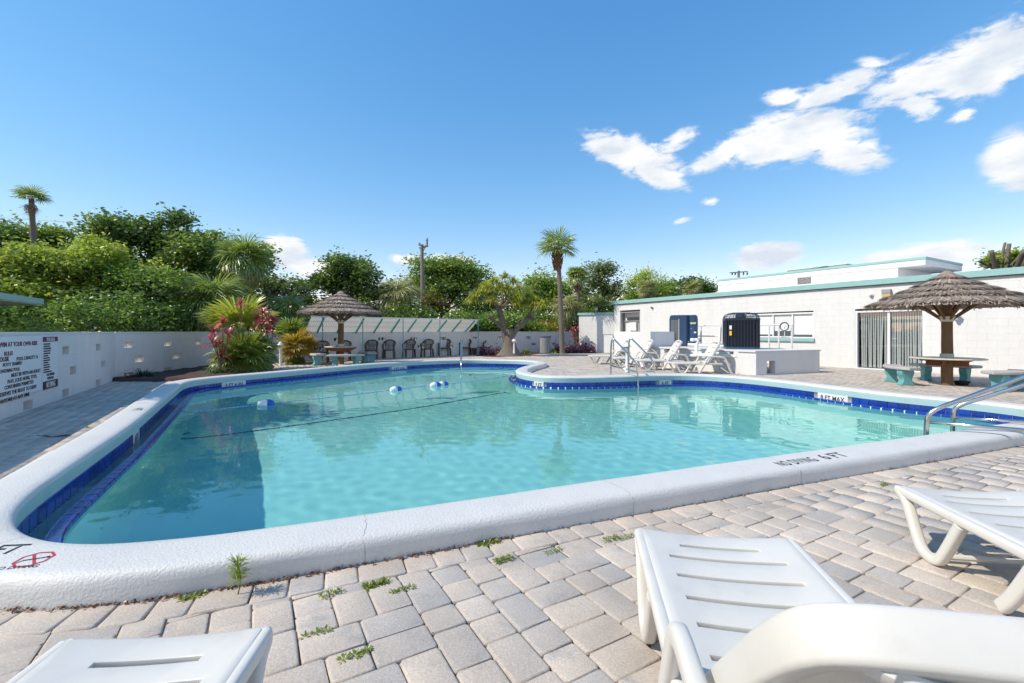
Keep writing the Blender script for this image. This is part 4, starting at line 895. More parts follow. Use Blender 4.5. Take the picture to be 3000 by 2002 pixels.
MB().box((0, sg * .01, -.22), (.02, .02, .2), .002).box((0, sg*.01, -.33), (.2, .02, .02), .002).obj('bracket', WMETAL, ck)
# ------------------------------------------------------------------ loungers
def bar_prof(wx, wy, r=.014):
    a, b = wx / 2, wy / 2; r = min(r, a * .9, b * .9); P = []
    for cx, cy, s0 in ((a - r, b - r, 0), (-a + r, b - r, 90), (-a + r, -b + r, 180), (a - r, -b + r, 270)):
        for k in range(3 if r > .009 else 2): an = R(s0 + 90 * k / (2 if r > .009 else 1)); P.append((cx + r * math.cos(an), cy + r * math.sin(an)))
    return P
def dished_panel(L, W0, W1, slots, dip=.028, nose=0.):
    """panel along +y with slots cut through; slots are (y, half width); dips in the middle"""
    ys = [0.0, .012, .035]
    for y, hw in slots: ys += [y - .012, y + .012]
    ys += [L - .035, L - .012, L]; ys = sorted(set(round(y, 4) for y in ys)); slotrows = {}
    for y, hw in slots: slotrows[round(y - .012, 4)] = hw
    xf = np.array([-1, -.94, -.86, -.7, -.5, -.25, 0, .25, .5, .7, .86, .94, 1.]); V = []; q = []
    for k, y in enumerate(ys):
        f = y / L; W = (W0 * (1 - f) + W1 * f) / 2
        e0 = min(y, L - y); W -= .075 if e0 < .005 else .03 if e0 < .02 else 0
        hw = next((h for yy, h in slots if abs(y - yy) < .02), None)
        for x in xf:
            X = x * W
            z = -dip * (1 - (x * x)) - (.032 if e0 < .005 else .009 if e0 < .02 else 0) - .016 * (abs(x) > .97) + nose * (max(0, f - .75) / .25) ** 2
            bow = -.025 * (1 - x * x)
            V.append((X, y + (bow if 0 < k < len(ys) - 1 else bow * .4 * (1 if k else -1)), z))
    nx = len(xf)
    for k in range(len(ys) - 1):
        f = ys[k] / L; W = (W0 * (1 - f) + W1 * f) / 2; hw = slotrows.get(ys[k])
        for i in range(nx - 1):
            mx_ = abs((xf[i] + xf[i + 1]) / 2) * W
            if hw and mx_ < hw: continue
            q.append([k * nx + i, k * nx + i + 1, (k + 1) * nx + i + 1, (k + 1) * nx + i])
    me = mkmesh('panel', V, q, PLASTIC, 3.2); return me
def panel_mods(o):
    s_ = o.modifiers.new('thick', 'SOLIDIFY'); s_.thickness = .022; s_.offset = -1
    b_ = o.modifiers.new('round', 'BEVEL'); b_.width = .004; b_.segments = 2; b_.limit_method = 'ANGLE'; b_.angle_limit = R(50)
def make_lounger(label, ang, group):
    t = empty('sun_lounger', (0, 0, 0), 0, label, 'lounger', group)
    seat = link('seat_panel', dished_panel(1.0, .66, .62, [(.15, .14), (.26, .235), (.41, .235), (.56, .235), (.71, .235), (.86, .235)]), t, loc=(0, 0, .335)); panel_mods(seat)
    back = link('backrest', dished_panel(.72, .56, .50, [(.10, .20), (.23, .20), (.36, .20), (.56, .13)], .03, -.03), t, loc=(0, 1.01, .325), rot=(ang, 0, 0)); panel_mods(back)
    fr = MB()
    for s in (-1, 1): fr.sweep(smooth_path([(s * .285, .0, -.02), (s * .27, .45, -.02), (s * .255, .66, -.025), (s * .21, .715, -.03), (0, .725, -.035)], 2), bar_prof(.05, .078, .011), up=Vector((0, 0, 1)))
    link('back_frame', fr.mesh('back_frame', PLASTIC, .9), back)
    for s in (-1, 1):
        p = MB(); x = s * .325
        p.sweep(smooth_path([(x * .96, .015, .30), (x, .04, .30), (x, .10, .275), (x, .20, .06), (x, .245, .022), (x, .33, .022), (x, .37, .06), (x, .49, .28)], 2), bar_prof(.05, .05), up=Vector((1, 0, 0)))
        p.obj('front_leg', PLASTIC, t, smooth=.9)
        p = MB(); p.sweep([(x, .03, .305), (x, 1.25, .300), (x, 1.42, .295)], bar_prof(.045, .05), up=Vector((0, 0, 1))); p.obj('side_rail', PLASTIC, t, smooth=.9)
        p = MB(); x2 = s * .345
        p.sweep(smooth_path([(x2, .74, .025), (x2, .80, .10), (x2, .97, .42), (x2, 1.03, .50), (x2, 1.12, .515), (x2, 1.42, .50), (x2, 1.52, .45), (x2, 1.66, .06), (x2, 1.70, .02)], 2), bar_prof(.06, .042), up=Vector((1, 0, 0)))
        p.obj('arm', PLASTIC, t, smooth=.9)
    MB().sweep([(-.32, .29, .035), (.32, .29, .035)], bar_prof(.03, .03)).obj('stretcher', PLASTIC, t); MB().sweep([(-.34, 1.40, .27), (.34, 1.40, .27)], bar_prof(.04, .04)).obj('stretcher', PLASTIC, t)
    br = MB()
    for s in (-1, 1):
        e_ = Vector((s * .22, 1.01, .30)) + Vector((0, math.cos(ang), math.sin(ang))) * .42; br.sweep([e_ + Vector((0, 0, -.02)), (s * .22, min(1.55, e_.y + .22), .285)], bar_prof(.03, .025), up=Vector((1, 0, 0)))
    if ang > .2: br.obj('prop', PLASTIC, t)
    return t
def put(o, head_dir, foot): o.location = foot; o.rotation_euler = (0, 0, math.atan2(head_dir[1], head_dir[0]) - R(90))
gl_ = 'white resin loungers by the plinth'
pos = [((4.76, 13.72, 0), (1, -.03), 'white resin lounger with raised back nearest the ribbed heat pump'), ((4.12, 15.02, 0), (1, -.02), 'white resin lounger with raised back, second from the ribbed heat pump'), ((3.58, 16.25, 0), (1, 0), 'white resin lounger with raised back in front of the tall box wall'), ((3.0, 17.65, 0), (1, 0), 'white resin lounger farthest from the camera behind the pool ladder')]
l0 = None
for p_, hd_, lab in pos:
    o = make_lounger(lab, R(60), gl_) if l0 is None else copy_tree(l0); l0 = l0 or o; o['label'] = lab; put(o, hd_, p_)
HB = (-.16, -.987); sidev = Vector((.963, -.27, 0))
fb = Vector((.92, 2.10, 0)) ; lb = make_lounger('white resin lounger with raised back in the foreground right of centre', R(47), 'white resin loungers in the foreground'); put(lb, HB, fb)
ld = copy_tree(lb); ld['label'] = 'white resin lounger cut off by the right edge of the photo'; put(ld, HB, Vector((2.64, 2.70, 0)))
la = copy_tree(lb); la['label'] = 'foot end of a white resin lounger in the bottom left corner'; put(la, (.10, -.995), Vector((-1.05, 1.41, 0))); la.scale = (.88, .9, 1)

# ------------------------------------------------------------------ thatched umbrellas with tables and benches
def thatch_tier(r0, z0, r1, z1, seed, n=340):
    r_ = np.random.default_rng(seed); V = []; q = []
    for lay in range(3):
        a = (np.arange(n) + r_.random(n)) / n * 2 * np.pi; w_ = r_.uniform(.006, .016, n); ext = r_.uniform(-.06, .06, n) + np.where(r_.random(n) < .12, r_.uniform(.02, .09, n), 0) + .02 * np.sin(a * 5) + .015 * np.sin(a * 11 + 1); skew = r_.normal(0, .075, n); lift = r_.uniform(-.008, .022, n) + lay * .006
        for k in range(n):
            o = len(V)
            for f, ss in ((0, 0), (.55, .5), (1, 1)):
                r = r0 + (r1 - r0 + ext[k]) * f; z = z0 + (z1 - z0 - ext[k] * .45) * f + lift[k] * (1 - .3 * f) + .02 * f * (1 - f); an = a[k] + skew[k] * ss
                c_, s_ = math.cos(an), math.sin(an); ww = w_[k] * (.6 + .6 * f) * (1 - .35 * (f == 1))
                V += [(c_ * r + s_ * ww, s_ * r - c_ * ww, z), (c_ * r - s_ * ww, s_ * r + c_ * ww, z)]
            q += [[o, o + 1, o + 3, o + 2], [o + 2, o + 3, o + 5, o + 4]]
    return V, q
def thm():
    m = bpy.data.materials.new('thatch_strands'); m.use_nodes = True; t = m.node_tree; b = t.nodes['Principled BSDF']; b.inputs['Roughness'].default_value = .9; b.inputs['Specular IOR Level'].default_value = .1
    a = t.nodes.new('ShaderNodeAttribute'); a.attribute_name = 'lv'; rp = t.nodes.new('ShaderNodeValToRGB'); t.links.new(a.outputs['Fac'], rp.inputs[0]); e = rp.color_ramp.elements
    e[0].color = (.15, .115, .09, 1); e[1].color = (.58, .50, .42, 1); x = e.new(.5); x.color = (.34, .28, .235, 1); t.links.new(rp.outputs[0], b.inputs['Base Color']); return m
THM = thm()
def tapered_pole(h, r, seed, z0=0.):
    pr_ = random.Random(seed); return [(pr_.gauss(0, .006), pr_.gauss(0, .006), z0 + (h - z0) * k / 8) for k in range(9)], [r * (1.05 - .012 * k) + pr_.gauss(0, .003) for k in range(9)]
def umbrella(loc, Rr, zr, za, rz, label, seed):
    o = empty('thatched_umbrella', loc, rz, label, 'umbrella'); pth, rad = tapered_pole(za - .1, .105, seed)
    MB().tube(pth, .105, 14, radii=rad).obj('post', WOOD, o, smooth=1)
    MB().lathe([(.115, zr - .36), (.125, zr - .33), (.17, zr - .24), (.16, zr - .235), (.1, zr - .22)], 14).obj('collar', CREAM, o, smooth=.7)
    for k in range(8):
        an = k * math.pi / 4; c_, s_ = math.cos(an), math.sin(an); MB().sweep([(c_ * .10, s_ * .10, zr - .30), (c_ * .55, s_ * .55, zr + .06)], bar_prof(.045, .06, .006)).obj('strut', WOOD, o)
        MB().sweep([(c_ * .10, s_ * .10, za - .2), (c_ * (Rr - .08), s_ * (Rr - .08), zr - .02)], bar_prof(.04, .05, .006)).obj('rafter', WOOD, o)
    m = 5; prof = lambda f: (Rr * f, za - (za - zr) * f ** .84)
    under = MB().lathe([(Rr * .985, zr - .012), (Rr * .75, zr + (za - zr) * .20), (Rr * .5, zr + (za - zr) * .43), (Rr * .25, zr + (za - zr) * .68), (.06, za - .04), (.0, za - .03)], 40); under.f = under.f[:-2]; under.obj('thatch_lining', THATCH, o)
    for k in range(m):
        f0, f1 = max(k / m - .03, .03), (k + 1) / m; r0, z0 = prof(f0); r1, z1 = prof(f1); up_ = .085 if k < m - 1 else .05
        V, q = thatch_tier(r0, z0 + .01, r1 + .015, z1 + up_, seed * 10 + k, 220 + 110 * k); V2, q2 = thatch_tier(r1 - .03, z1 + up_ - .005, r1 - .005, z1 + up_ - .065, seed * 10 + k + 5, 180 + 80 * k); n0 = len(V); V = V + V2; q = q + [[a + n0 for a in f] for f in q2]
        rr = np.random.default_rng(k + seed); at_ = np.repeat(np.clip(rr.normal(.5, .25, len(V) // 6), 0, 1), 6)
        link('thatch_layer', npmesh('thatch_layer', V, q, THM, attr=at_), o)
    MB().lathe([(0.0, za + .075), (.05, za + .07), (.12, za + .02), (.16, za - .03)], 16).obj('cap', THATCH, o, smooth=1)
    return o
def post_table(loc, h, r, rz, label, angular):
    o = empty('round_table', loc, rz, label, 'table')
    pr_ = [(.12, h - .032), (r - .02, h - .032), (r, h - .02), (r, h - .008), (r - .015, h), (.12, h)]
    tb_ = MB().lathe(pr_, 12 if angular else 30); tb_.obj('table_top', CREAM, o, smooth=.5)
    if angular:
        for k in range(4): MB().box((.2 * math.cos(k * 1.5708), .2 * math.sin(k * 1.5708), h - .115), (.34 if k % 2 == 0 else .05, .05 if k % 2 == 0 else .34, .15), .008).obj('bracket', REDWOOD, o)
        for k in range(2): MB().box((0, (-.36, .36)[k], h - .052), (.8, .12, .035), .006).obj('batten', REDWOOD, o)
    else: MB().lathe([(.12, h - .19), (r * .62, h - .17), (r * .95, h - .06), (r * .95, h - .034), (.12, h - .034)], 20).obj('apron', REDWOOD, o, smooth=.5)
    MB().lathe([(.108, h), (.125, h + .002), (.125, h + .085), (.112, h + .1)], 16).obj('collar', CREAM, o, smooth=.6)
    return o
def leg_prof(w_, h):
    P = [(-.5, 0), (.5, 0), (.5, .10), (.42, .16), (.34, .30), (.33, .42), (.38, .55), (.46, .68), (.50, .82), (.46, 1), (-.46, 1), (-.50, .82), (-.46, .68), (-.38, .55), (-.33, .42), (-.34, .30), (-.42, .16), (-.5, .10)]
    return [(x * w_, z * h) for x, z in P]
def bench(loc, rz, label, group, Ra=1.05, span=1.15):
    o = empty('curved_bench', loc, rz, label, 'bench', group); hs = .36; V = []
    a0 = np.linspace(-span / 2, span / 2, 15); outer_ = [(math.sin(a) * (Ra + .18), math.cos(a) * (Ra + .18) - Ra) for a in a0]; inner_ = [(math.sin(a) * (Ra - .18), math.cos(a) * (Ra - .18) - Ra) for a in a0[::-1]]
    poly = (outer_ + inner_)[::-1]; s_ = MB().prism(poly, hs, hs + .07).obj('seat', CONC, o)
    b_ = s_.modifiers.new('round', 'BEVEL'); b_.width = .022; b_.segments = 3; b_.limit_method = 'ANGLE'; b_.angle_limit = R(40)
    for a in (-span * .30, span * .30):
        P = leg_prof(.30, hs); M = Matrix.Translation((math.sin(a) * Ra, math.cos(a) * Ra - Ra, 0)) @ Matrix.Rotation(-a + R(90), 4, 'Z') @ Matrix.Rotation(R(90), 4, 'X')
        lg = MB().prism(P, -.075, .075, M=M).obj('leg', BTEAL, o); b_ = lg.modifiers.new('round', 'BEVEL'); b_.width = .012; b_.segments = 2; b_.limit_method = 'ANGLE'; b_.angle_limit = R(40)
    return o
U1 = Vector((-6.58, 17.5, 0)); U2 = Vector((10.15, 10.62, 0))
umbrella(U1, 1.52, 1.93, 2.74, .3, 'far thatched umbrella standing in front of the shade canopy', 1)
umbrella(U2, 1.50, 1.84, 2.60, .5, 'near thatched umbrella by the sliding door at the right', 2)
post_table(U1, .68, .60, 0, 'round table on the post of the far thatched umbrella', False)
post_table(U2, .64, .68, R(38), 'round cream table on the post of the near thatched umbrella', True)
def bench_around(U, ang, r, label, group): d = Vector((math.cos(ang), math.sin(ang), 0)); bench(U + d * r, ang - R(90), label, group)
bench_around(U1, R(-62), 1.30, 'curved bench with teal legs at the pool edge by the far umbrella', 'benches round the far umbrella')
bench_around(U1, R(205), .92, 'curved bench with teal legs left of the far umbrella post', 'benches round the far umbrella')
bench_around(U1, R(40), 1.15, 'curved bench with teal legs between far umbrella and brown chairs', 'benches round the far umbrella')
bench_around(U2, R(160), .98, 'curved teal-legged bench between the sliding door and the near umbrella post', 'benches round the near umbrella')
bench_around(U2, R(-72), 1.15, 'curved teal-legged bench at the right edge in front of the near umbrella', 'benches round the near umbrella')
bench_around(U2, R(48), 1.15, 'curved bench in shade behind the near umbrella post', 'benches round the near umbrella')
pot = empty('plant_pot', U2 + Vector((.33, -.02, 0)), 0, 'small black pot beside the near umbrella post', 'pot'); MB().lathe([(.0, 0), (.11, 0), (.15, .1), (.14, .1), (.1, .03), (0, .03)], 14).obj('pot', BLACK, pot)

# ------------------------------------------------------------------ shade canopy
bd = Vector((.8, .6, 0)); bn = Vector((.6, -.8, 0))                  # along the back wall, out of it
c0 = at(912, 945, 18.7); c1 = at(1402, 945, 24.15); c0.z = c1.z = 0; cd = (c1 - c0); CL = cd.length; cd.normalize(); cn = Vector((cd.y, -cd.x, 0))
can = empty('shade_canopy', c0, math.atan2(cd.y, cd.x), 'long corrugated white shade canopy on teal posts behind the chairs', 'canopy')
zf, zb_ = 1.86, 1.24; dep = .95                                   # front and back edge heights; local y is away from the camera
prof = []; xs = np.arange(0, CL + .001, .02); V = []
for y, z in ((-.06, zf + .03), (dep, zb_)):
    for i, x in enumerate(xs): V.append((x, y, z + .014 * math.cos(i * math.pi * 2 / 4)))
nx = len(xs); q = [[i, i + 1, nx + i + 1, nx + i] for i in range(nx - 1)]
cp = link('roof_sheet', npmesh('roof_sheet', V, q, leafmat('corrugated_translucent', (.66, .65, .61), (.66, .65, .61), tr=.4, gloss=.05, rnd=0), smooth=True), can); 
for f_ in np.linspace(.06, .97, 10): MB().sweep([(CL * f_, 0, zf - .03), (CL * f_ - .0, dep - .02, zb_ - .03)], bar_prof(.05, .09, .004)).obj('rafter', TEALM, can)
for yy, zz in ((.3, zf - .19), (.62, zf - .39)): MB().box((CL / 2, yy, zz + .055), (CL, .02, .02)).obj('purlin', GREYM, can)
MB().box((CL / 2, -.03, zf + .012), (CL + .04, .05, .05), .004).obj('front_beam', WMETAL, can)
for px in (945, 1063, 1181, 1289, 1401):
    k = (px - 1500) / F; f_ = (k * c0.y - c0.x) / (cd.x - k * cd.y); f_ = min(max(f_, .03), CL - .03); MB().tube([(f_, .0, -.01), (f_, 0, zf - .012)], .022, 8).obj('post', TEALM, can)

# ------------------------------------------------------------------ brown armchairs
def make_chair(label):
    t = empty('armchair', (0, 0, 0), 0, label, 'chair', 'brown resin armchairs under the canopy')       # faces -y
    MB().box((0, -.02, .395), (.48, .48, .05), .014).obj('seat', BROWN, t)
    for x in (-.225, .225):
        MB().sweep([(x * 1.1, -.24, 0), (x * 1.02, -.21, .40), (x * 1.12, -.23, .62)], bar_prof(.07, .07)).obj('leg', BROWN, t)
        MB().sweep([(x * 1.0, .27, 0), (x * .95, .20, .40)], bar_prof(.07, .07)).obj('leg', BROWN, t)
        MB().sweep(smooth_path([(x * 1.14, -.25, .635), (x * 1.2, .0, .645), (x * 1.15, .16, .70), (x * .95, .24, .80), (x * .5, .275, .85), (0, .285, .862)], 2), bar_prof(.075, .05, .012)).obj('arm', BROWN, t, smooth=.8)
    b_ = MB(); W = .19
    P = lambda x, z: Vector((x, .20 + (z - .42) * .18 + .02 * (1 - (x / .2) ** 2), z))
    for s in (-1, 1): b_.sweep([P(s * .17, .42), P(s * .20, .62), P(s * .19, .82)], bar_prof(.03, .02, .005))
    for k in range(7):
        x0 = -.19 + k * .0635
        b_.sweep([P(x0 - .0, .60), P(max(-.19, min(.19, x0 + .10)), .83)], bar_prof(.026, .014, .004)); b_.sweep([P(x0, .60), P(max(-.19, min(.19, x0 - .10)), .83)], bar_prof(.026, .014, .004))
        b_.sweep([P(x0 * .85, .43), P(x0, .60)], bar_prof(.032, .014, .004))
    for z in (.60, .83): b_.sweep([P(-.19, z), P(0, z), P(.19, z)], bar_prof(.02, .014, .003))
    b_.obj('backrest', BROWN, t)
    return t
ordn = ['first', 'second', 'third', 'fourth', 'fifth', 'sixth', 'seventh', 'eighth', 'ninth']
ch0 = None
for k, (px, py, ry) in enumerate([(943, 1061, 8), (1008, 1058, 2), (1089, 1052, 4), (1140, 1050.5, 0), (1199, 1048, -10), (1252, 1046, -14), (1303, 1043, -18), (1364, 1040.5, -16), (1407, 1038.5, -22)]):
    lab = '%s brown lattice-back armchair from the left in the row along the wall' % ordn[k]
    o = make_chair(lab) if ch0 is None else copy_tree(ch0); ch0 = ch0 or o; o['label'] = lab; o.location = G(px, py); o.rotation_euler = (0, 0, R(ry) + R(8))
tp = empty('planter', G(1390, 1040), 0, 'reddish clay pot between the last two brown armchairs', 'pot'); MB().lathe([(0, 0), (.10, 0), (.14, .34), (.15, .36), (.12, .36), (.1, .3), (0, .3)], 14).obj('pot', TERRA, tp)

# ------------------------------------------------------------------ lamps, bin, rails
def bollard(loc, label, sc=1.):
    o = empty('bollard_lamp', loc, 0, label, 'lamp', 'white bollard lamps'); 
    MB().lathe([(.07, 0), (.075, .02), (.05, .06), (.045, .70), (.05, .72)], 14).obj('post', WMETAL, o, smooth=.7)
    for z in (.73, .755, .78): MB().lathe([(.03, z), (.085, z - .008), (.085, z), (.03, z + .008)], 14).obj('louvre', WMETAL, o, smooth=.7)
    MB().lathe([(.05, .70), (.05, .80)], 12).obj('lamp_core', MARKW, o)
    MB().lathe([(.13, .80), (.135, .81), (.09, .86), (.06, .91), (.03, .935), (0, .94)], 16).obj('hood', WMETAL, o, smooth=.8); o.scale = (sc,) * 3
    return o
bollard(G(822, 1070.5), 'white bollard lamp in front of the yellow green fan palms', .93)
bollard(G(1506, 1044.5), 'white bollard lamp beside the fat ponytail palm trunk', .95)
bollard(G(1837, 1091), 'white bollard lamp behind the pool ladder by the loungers', .98)
bn_ = empty('litter_bin', G(1597, 1036), .4, 'round grey slatted litter bin against the back wall', 'bin')
for k in range(18): an = k * math.pi / 9; MB().box((.28 * math.cos(an), .28 * math.sin(an), .47), (.022, .085, .88), .004, rz=an).obj('slat', GALV, bn_)
MB().lathe([(.255, .03), (.262, .05), (.262, .88), (.24, .88), (.24, .03)], 24).obj('liner', DGREY, bn_); MB().lathe([(.30, .91), (.305, .93), (.26, .97), (.14, .985), (.12, .96), (.0, .955)], 24).obj('lid', DGREY, bn_, smooth=.8)
# ladder at the deep end
def lad(base_px, base_py, w_px):
    pass
lo_ = rims(4.0, 11.8); LdP, LdN = rimat(lo_); lad_dir = Vector((-LdN.x, -LdN.y, 0)); lat = Vector((lad_dir.y, -lad_dir.x, 0))
ladr = empty('pool_ladder', LdP + Vector((0, 0, .14)), 0, 'stainless steel pool ladder with two curved rails by the loungers', 'ladder'); LL = Vector(ladr.location)
fa, fb_ = at(1788, 1093, 11.9), at(1842, 1088, 12.4)
for px0, pyb, pxf in ((1790, 1096, 1852), (1842, 1088, 1905)):
    p0 = G(px0, pyb, .14) if px0 < 1800 else G(px0, pyb, .14); 
    top = p0 + Vector((0, 0, .93)); fwd = (Vector((*(-LdN.to_2d()), 0))).normalized(); fwd = (fwd + Vector((.75, 0, 0))).normalized()
    pth = smooth_path([p0 + Vector((0, 0, -.05)), p0 + Vector((0, 0, .80)), top + fwd * .05, top + fwd * .14 + Vector((0, 0, -.05)), p0 + fwd * .72 + Vector((0, 0, .36)), p0 + fwd * .80 + Vector((0, 0, .22)), p0 + fwd * .80 + Vector((0, 0, -.9))], 3)
    MB().tube([p - LL for p in pth], .022, 10).obj('rail', STEEL, ladr, smooth=3.2)
    MB().tube([p0 + Vector((0, 0, .22)) - LL, p0 + fwd * .80 + Vector((0, 0, .10)) - LL], .019, 8).obj('cross_bar', STEEL, ladr, smooth=3.2)
pA = G(1790, 1096, .14) + fwd * .80; pB = G(1842, 1088, .14) + fwd * .80
for z in (-.34, -.6, -.86): MB().box(((pA + pB) / 2 + Vector((0, 0, z)) - LL), ((pB - pA).length, .08, .02), .005, rz=math.atan2((pB - pA).y, (pB - pA).x)).obj('tread', STEEL, ladr)
# entry rail at the far end
er = empty('grab_rail', G(1348, 1056, .14), 0, 'single stainless grab rail at the far shallow steps', 'rail'); e0 = Vector(er.location)
b0, b1, b2 = G(1350, 1057, .14), None, None
MB().tube([p - e0 for p in smooth_path([b0, b0 + Vector((0, 0, .72)), b0 + Vector((.02, -.10, .82)), b0 + Vector((.10, -.45, .72)), b0 + Vector((.16, -1.35, -.02)), b0 + Vector((.17, -1.40, -.4)), b0 + Vector((.17, -1.40, -1.0))], 3)], .024, 10).obj('rail', STEEL, er, smooth=3.2)
# twin handrails at the right end
hr = empty('hand_rails', (6.2, 5.6, .14), 0, 'pair of polished steel handrails leading out of the pool at right', 'rail'); h0 = Vector(hr.location)
for (xb, yb), (xk, yk), (xe, ye), (xm, ym), (xm2, ym2), Zp in (((2712, 1275), (2712, 1212), (3000, 1103), (2718, 1237), (3000, 1282), 5.15), ((2790, 1262), (2790, 1196), (3000, 1128), (2795, 1225), (3000, 1257), 5.75)):
    foot = at(xb, yb + 60, Zp); foot.z = -.9; knee = at(xk, yk, Zp); end = at(xe, ye, Zp - .35); dvec = (end - knee); 
    pth = smooth_path([foot, Vector((knee.x, knee.y, knee.z - .12)), knee + dvec * .04 + Vector((0, 0, .015)), knee + dvec * .5, end, end + dvec * .55, end + dvec * .75 + Vector((0, 0, -.12)), Vector(((end + dvec * .8).x, (end + dvec * .8).y, 0))], 3)
    MB().tube([p - h0 for p in pth], .025, 12).obj('rail', STEEL, hr, smooth=3.2)
    m0 = at(xm, ym, Zp); m1 = at(xm2, ym2, Zp - .35); m1 = m0 + (m1 - m0) * 1.8; m1.z = max(m1.z, .2); MB().tube([m0 - h0, m1 - h0], .019, 10).obj('cross_bar', STEEL, hr, smooth=3.2)

# ------------------------------------------------------------------ float line and the tile line on the floor
fline = [G(560, 1208, WL), G(700, 1193, WL), G(779, 1184, WL), G(930, 1170, WL), G(1160, 1142.5, WL), G(1268, 1129.5, WL), G(1300, 1127, WL), G(1400, 1118, WL)]
rope = empty('float_rope', fline[0], 0, 'blue and white twisted float rope across the pool', 'rope'); r0_ = Vector(rope.location)
pth = smooth_path([p - r0_ + Vector((0, 0, .004)) for p in [rimat(rims(-5.9, 7.75), -.2)[0] + Vector((0, 0, WL))] + fline + [G(1500, 1100, WL)]], 2)
MB().tube(pth, .009, 6).obj('rope', mat('rope', (.55, .62, .72), .8, (.06, .15, .42), scale=60, var=.1), rope)
for k, (px, py, lab) in enumerate([(779, 1184, 'largest blue and white float nearest the camera on the rope'), (1160, 1142.5, 'lone blue and white float in the middle of the rope'), (1276, 1129.5, 'white and blue float left of its close pair'), (1298, 1127, 'white and blue float right of its close pair')]):
    p = G(px, py, WL + .02); d = Vector((.72, .69, 0)) if k < 2 else Vector((.8, .6, 0)); o = empty('rope_float', p, math.atan2(d.y, d.x), lab, 'float', 'floats on the pool rope')
    Mx = Matrix.Rotation(R(90), 4, 'Y'); rr = .085
    MB().lathe([(.0, -.15), (.03, -.148), (.06, -.125), (rr, -.06), (rr + .002, 0)], 18, M=Mx).obj('white_half', BUOYW, o, smooth=3.2); MB().lathe([(rr + .002, 0), (rr, .06), (.06, .125), (.03, .148), (0, .15)], 18, M=Mx).obj('blue_half', BUOYB, o, smooth=3.2)
def floor_pt(px, py):                         # where a ray into the water meets the pool floor
    p = G(px, py, WL); d = (p - Vector((0, 0, H))).normalized(); h_ = Vector((d.x, d.y, 0)); sn = h_.length / 1.333; h_.normalize(); tn_ = sn / math.sqrt(1 - sn * sn); z = WL
    q_ = p.copy()
    for _ in range(12): dz_ = WL - float(depth(q_.x)); q_ = p + h_ * tn_ * dz_
    q_.z = float(depth(q_.x)); return q_
fl = [floor_pt(*a) for a in ((469, 1290), (607, 1282), (882, 1244.5), (1200, 1199.7), (1372, 1168.7), (1480, 1150))]
fl = smooth_path(fl, 2); fl = [Vector((*(rimat(rims(fl[0].x - .6, fl[0].y), -.36)[0]).to_2d(), fl[0].z))] + fl + [Vector((*(rimat(rims(.3, 12.0), -.36)[0]).to_2d(), float(depth(.3))))]
acc = 0; FT = MB().box((0, 0, 0), (.15, .06, .012), .002).mesh('floor_tile', TILE)
for a, b_ in zip(fl[:-1], fl[1:]):
    d = b_ - a; L_ = d.length; k = acc
    while k < L_: p = a + d * (k / L_); link('floor_tile', FT, pool, M=PM @ Matrix.Translation((p.x, p.y, float(depth(p.x)) + .008)) @ Matrix.Rotation(math.atan2(d.y, d.x), 4, 'Z')); k += .165
    acc = k - L_
# ------------------------------------------------------------------ foliage
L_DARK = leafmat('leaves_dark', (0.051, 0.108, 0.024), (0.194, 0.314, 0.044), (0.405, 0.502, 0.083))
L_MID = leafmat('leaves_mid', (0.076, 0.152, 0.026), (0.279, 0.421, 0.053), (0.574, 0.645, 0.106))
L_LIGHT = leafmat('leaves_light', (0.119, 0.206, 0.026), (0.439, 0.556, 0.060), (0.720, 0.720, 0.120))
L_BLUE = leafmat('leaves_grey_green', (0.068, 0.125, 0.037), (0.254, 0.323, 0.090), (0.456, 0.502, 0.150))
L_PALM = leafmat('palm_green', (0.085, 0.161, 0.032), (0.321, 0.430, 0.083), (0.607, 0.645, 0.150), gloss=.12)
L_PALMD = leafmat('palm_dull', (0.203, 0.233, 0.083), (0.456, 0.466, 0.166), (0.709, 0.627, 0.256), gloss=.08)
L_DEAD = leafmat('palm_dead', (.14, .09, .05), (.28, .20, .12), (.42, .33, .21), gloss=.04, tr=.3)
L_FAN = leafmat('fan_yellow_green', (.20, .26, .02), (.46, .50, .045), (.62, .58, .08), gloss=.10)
L_FANG = leafmat('fan_green', (.09, .15, .02), (.26, .34, .045), (.44, .45, .08), gloss=.10)
L_GOLD = leafmat('fan_gold', (.24, .19, .025), (.50, .37, .04), (.66, .44, .06), gloss=.1)
L_PONY = leafmat('pony_leaves', (.22, .28, .03), (.50, .53, .06), (.66, .62, .11), gloss=.08)
L_PINK = leafmat('ti_pink', (.26, .06, .05), (.62, .11, .13), (.72, .42, .30), gloss=.12)
L_RED = leafmat('ti_red', (.18, .03, .035), (.52, .05, .07), (.6, .22, .14), gloss=.12)
L_GRASS = leafmat('grass_clump', (.04, .10, .03), (.16, .26, .08), (.48, .52, .32), gloss=.12)
L_PURP = leafmat('purple_cover', (.05, .015, .04), (.18, .05, .13), (.34, .13, .22), gloss=.1)
L_FLOW = leafmat('red_flowers', (.5, .04, .025), (.7, .1, .04), (.75, .25, .07), gloss=.05)
L_WEED = leafmat('weed_green', (.12, .20, .015), (.30, .38, .03), (.50, .52, .05), gloss=.08)
L_LITTER = leafmat('dry_litter', (.07, .025, .012), (.22, .075, .025), (.34, .15, .06), tr=.1)
def unit(v): return v / np.maximum(np.linalg.norm(v, axis=-1, keepdims=True), 1e-9)
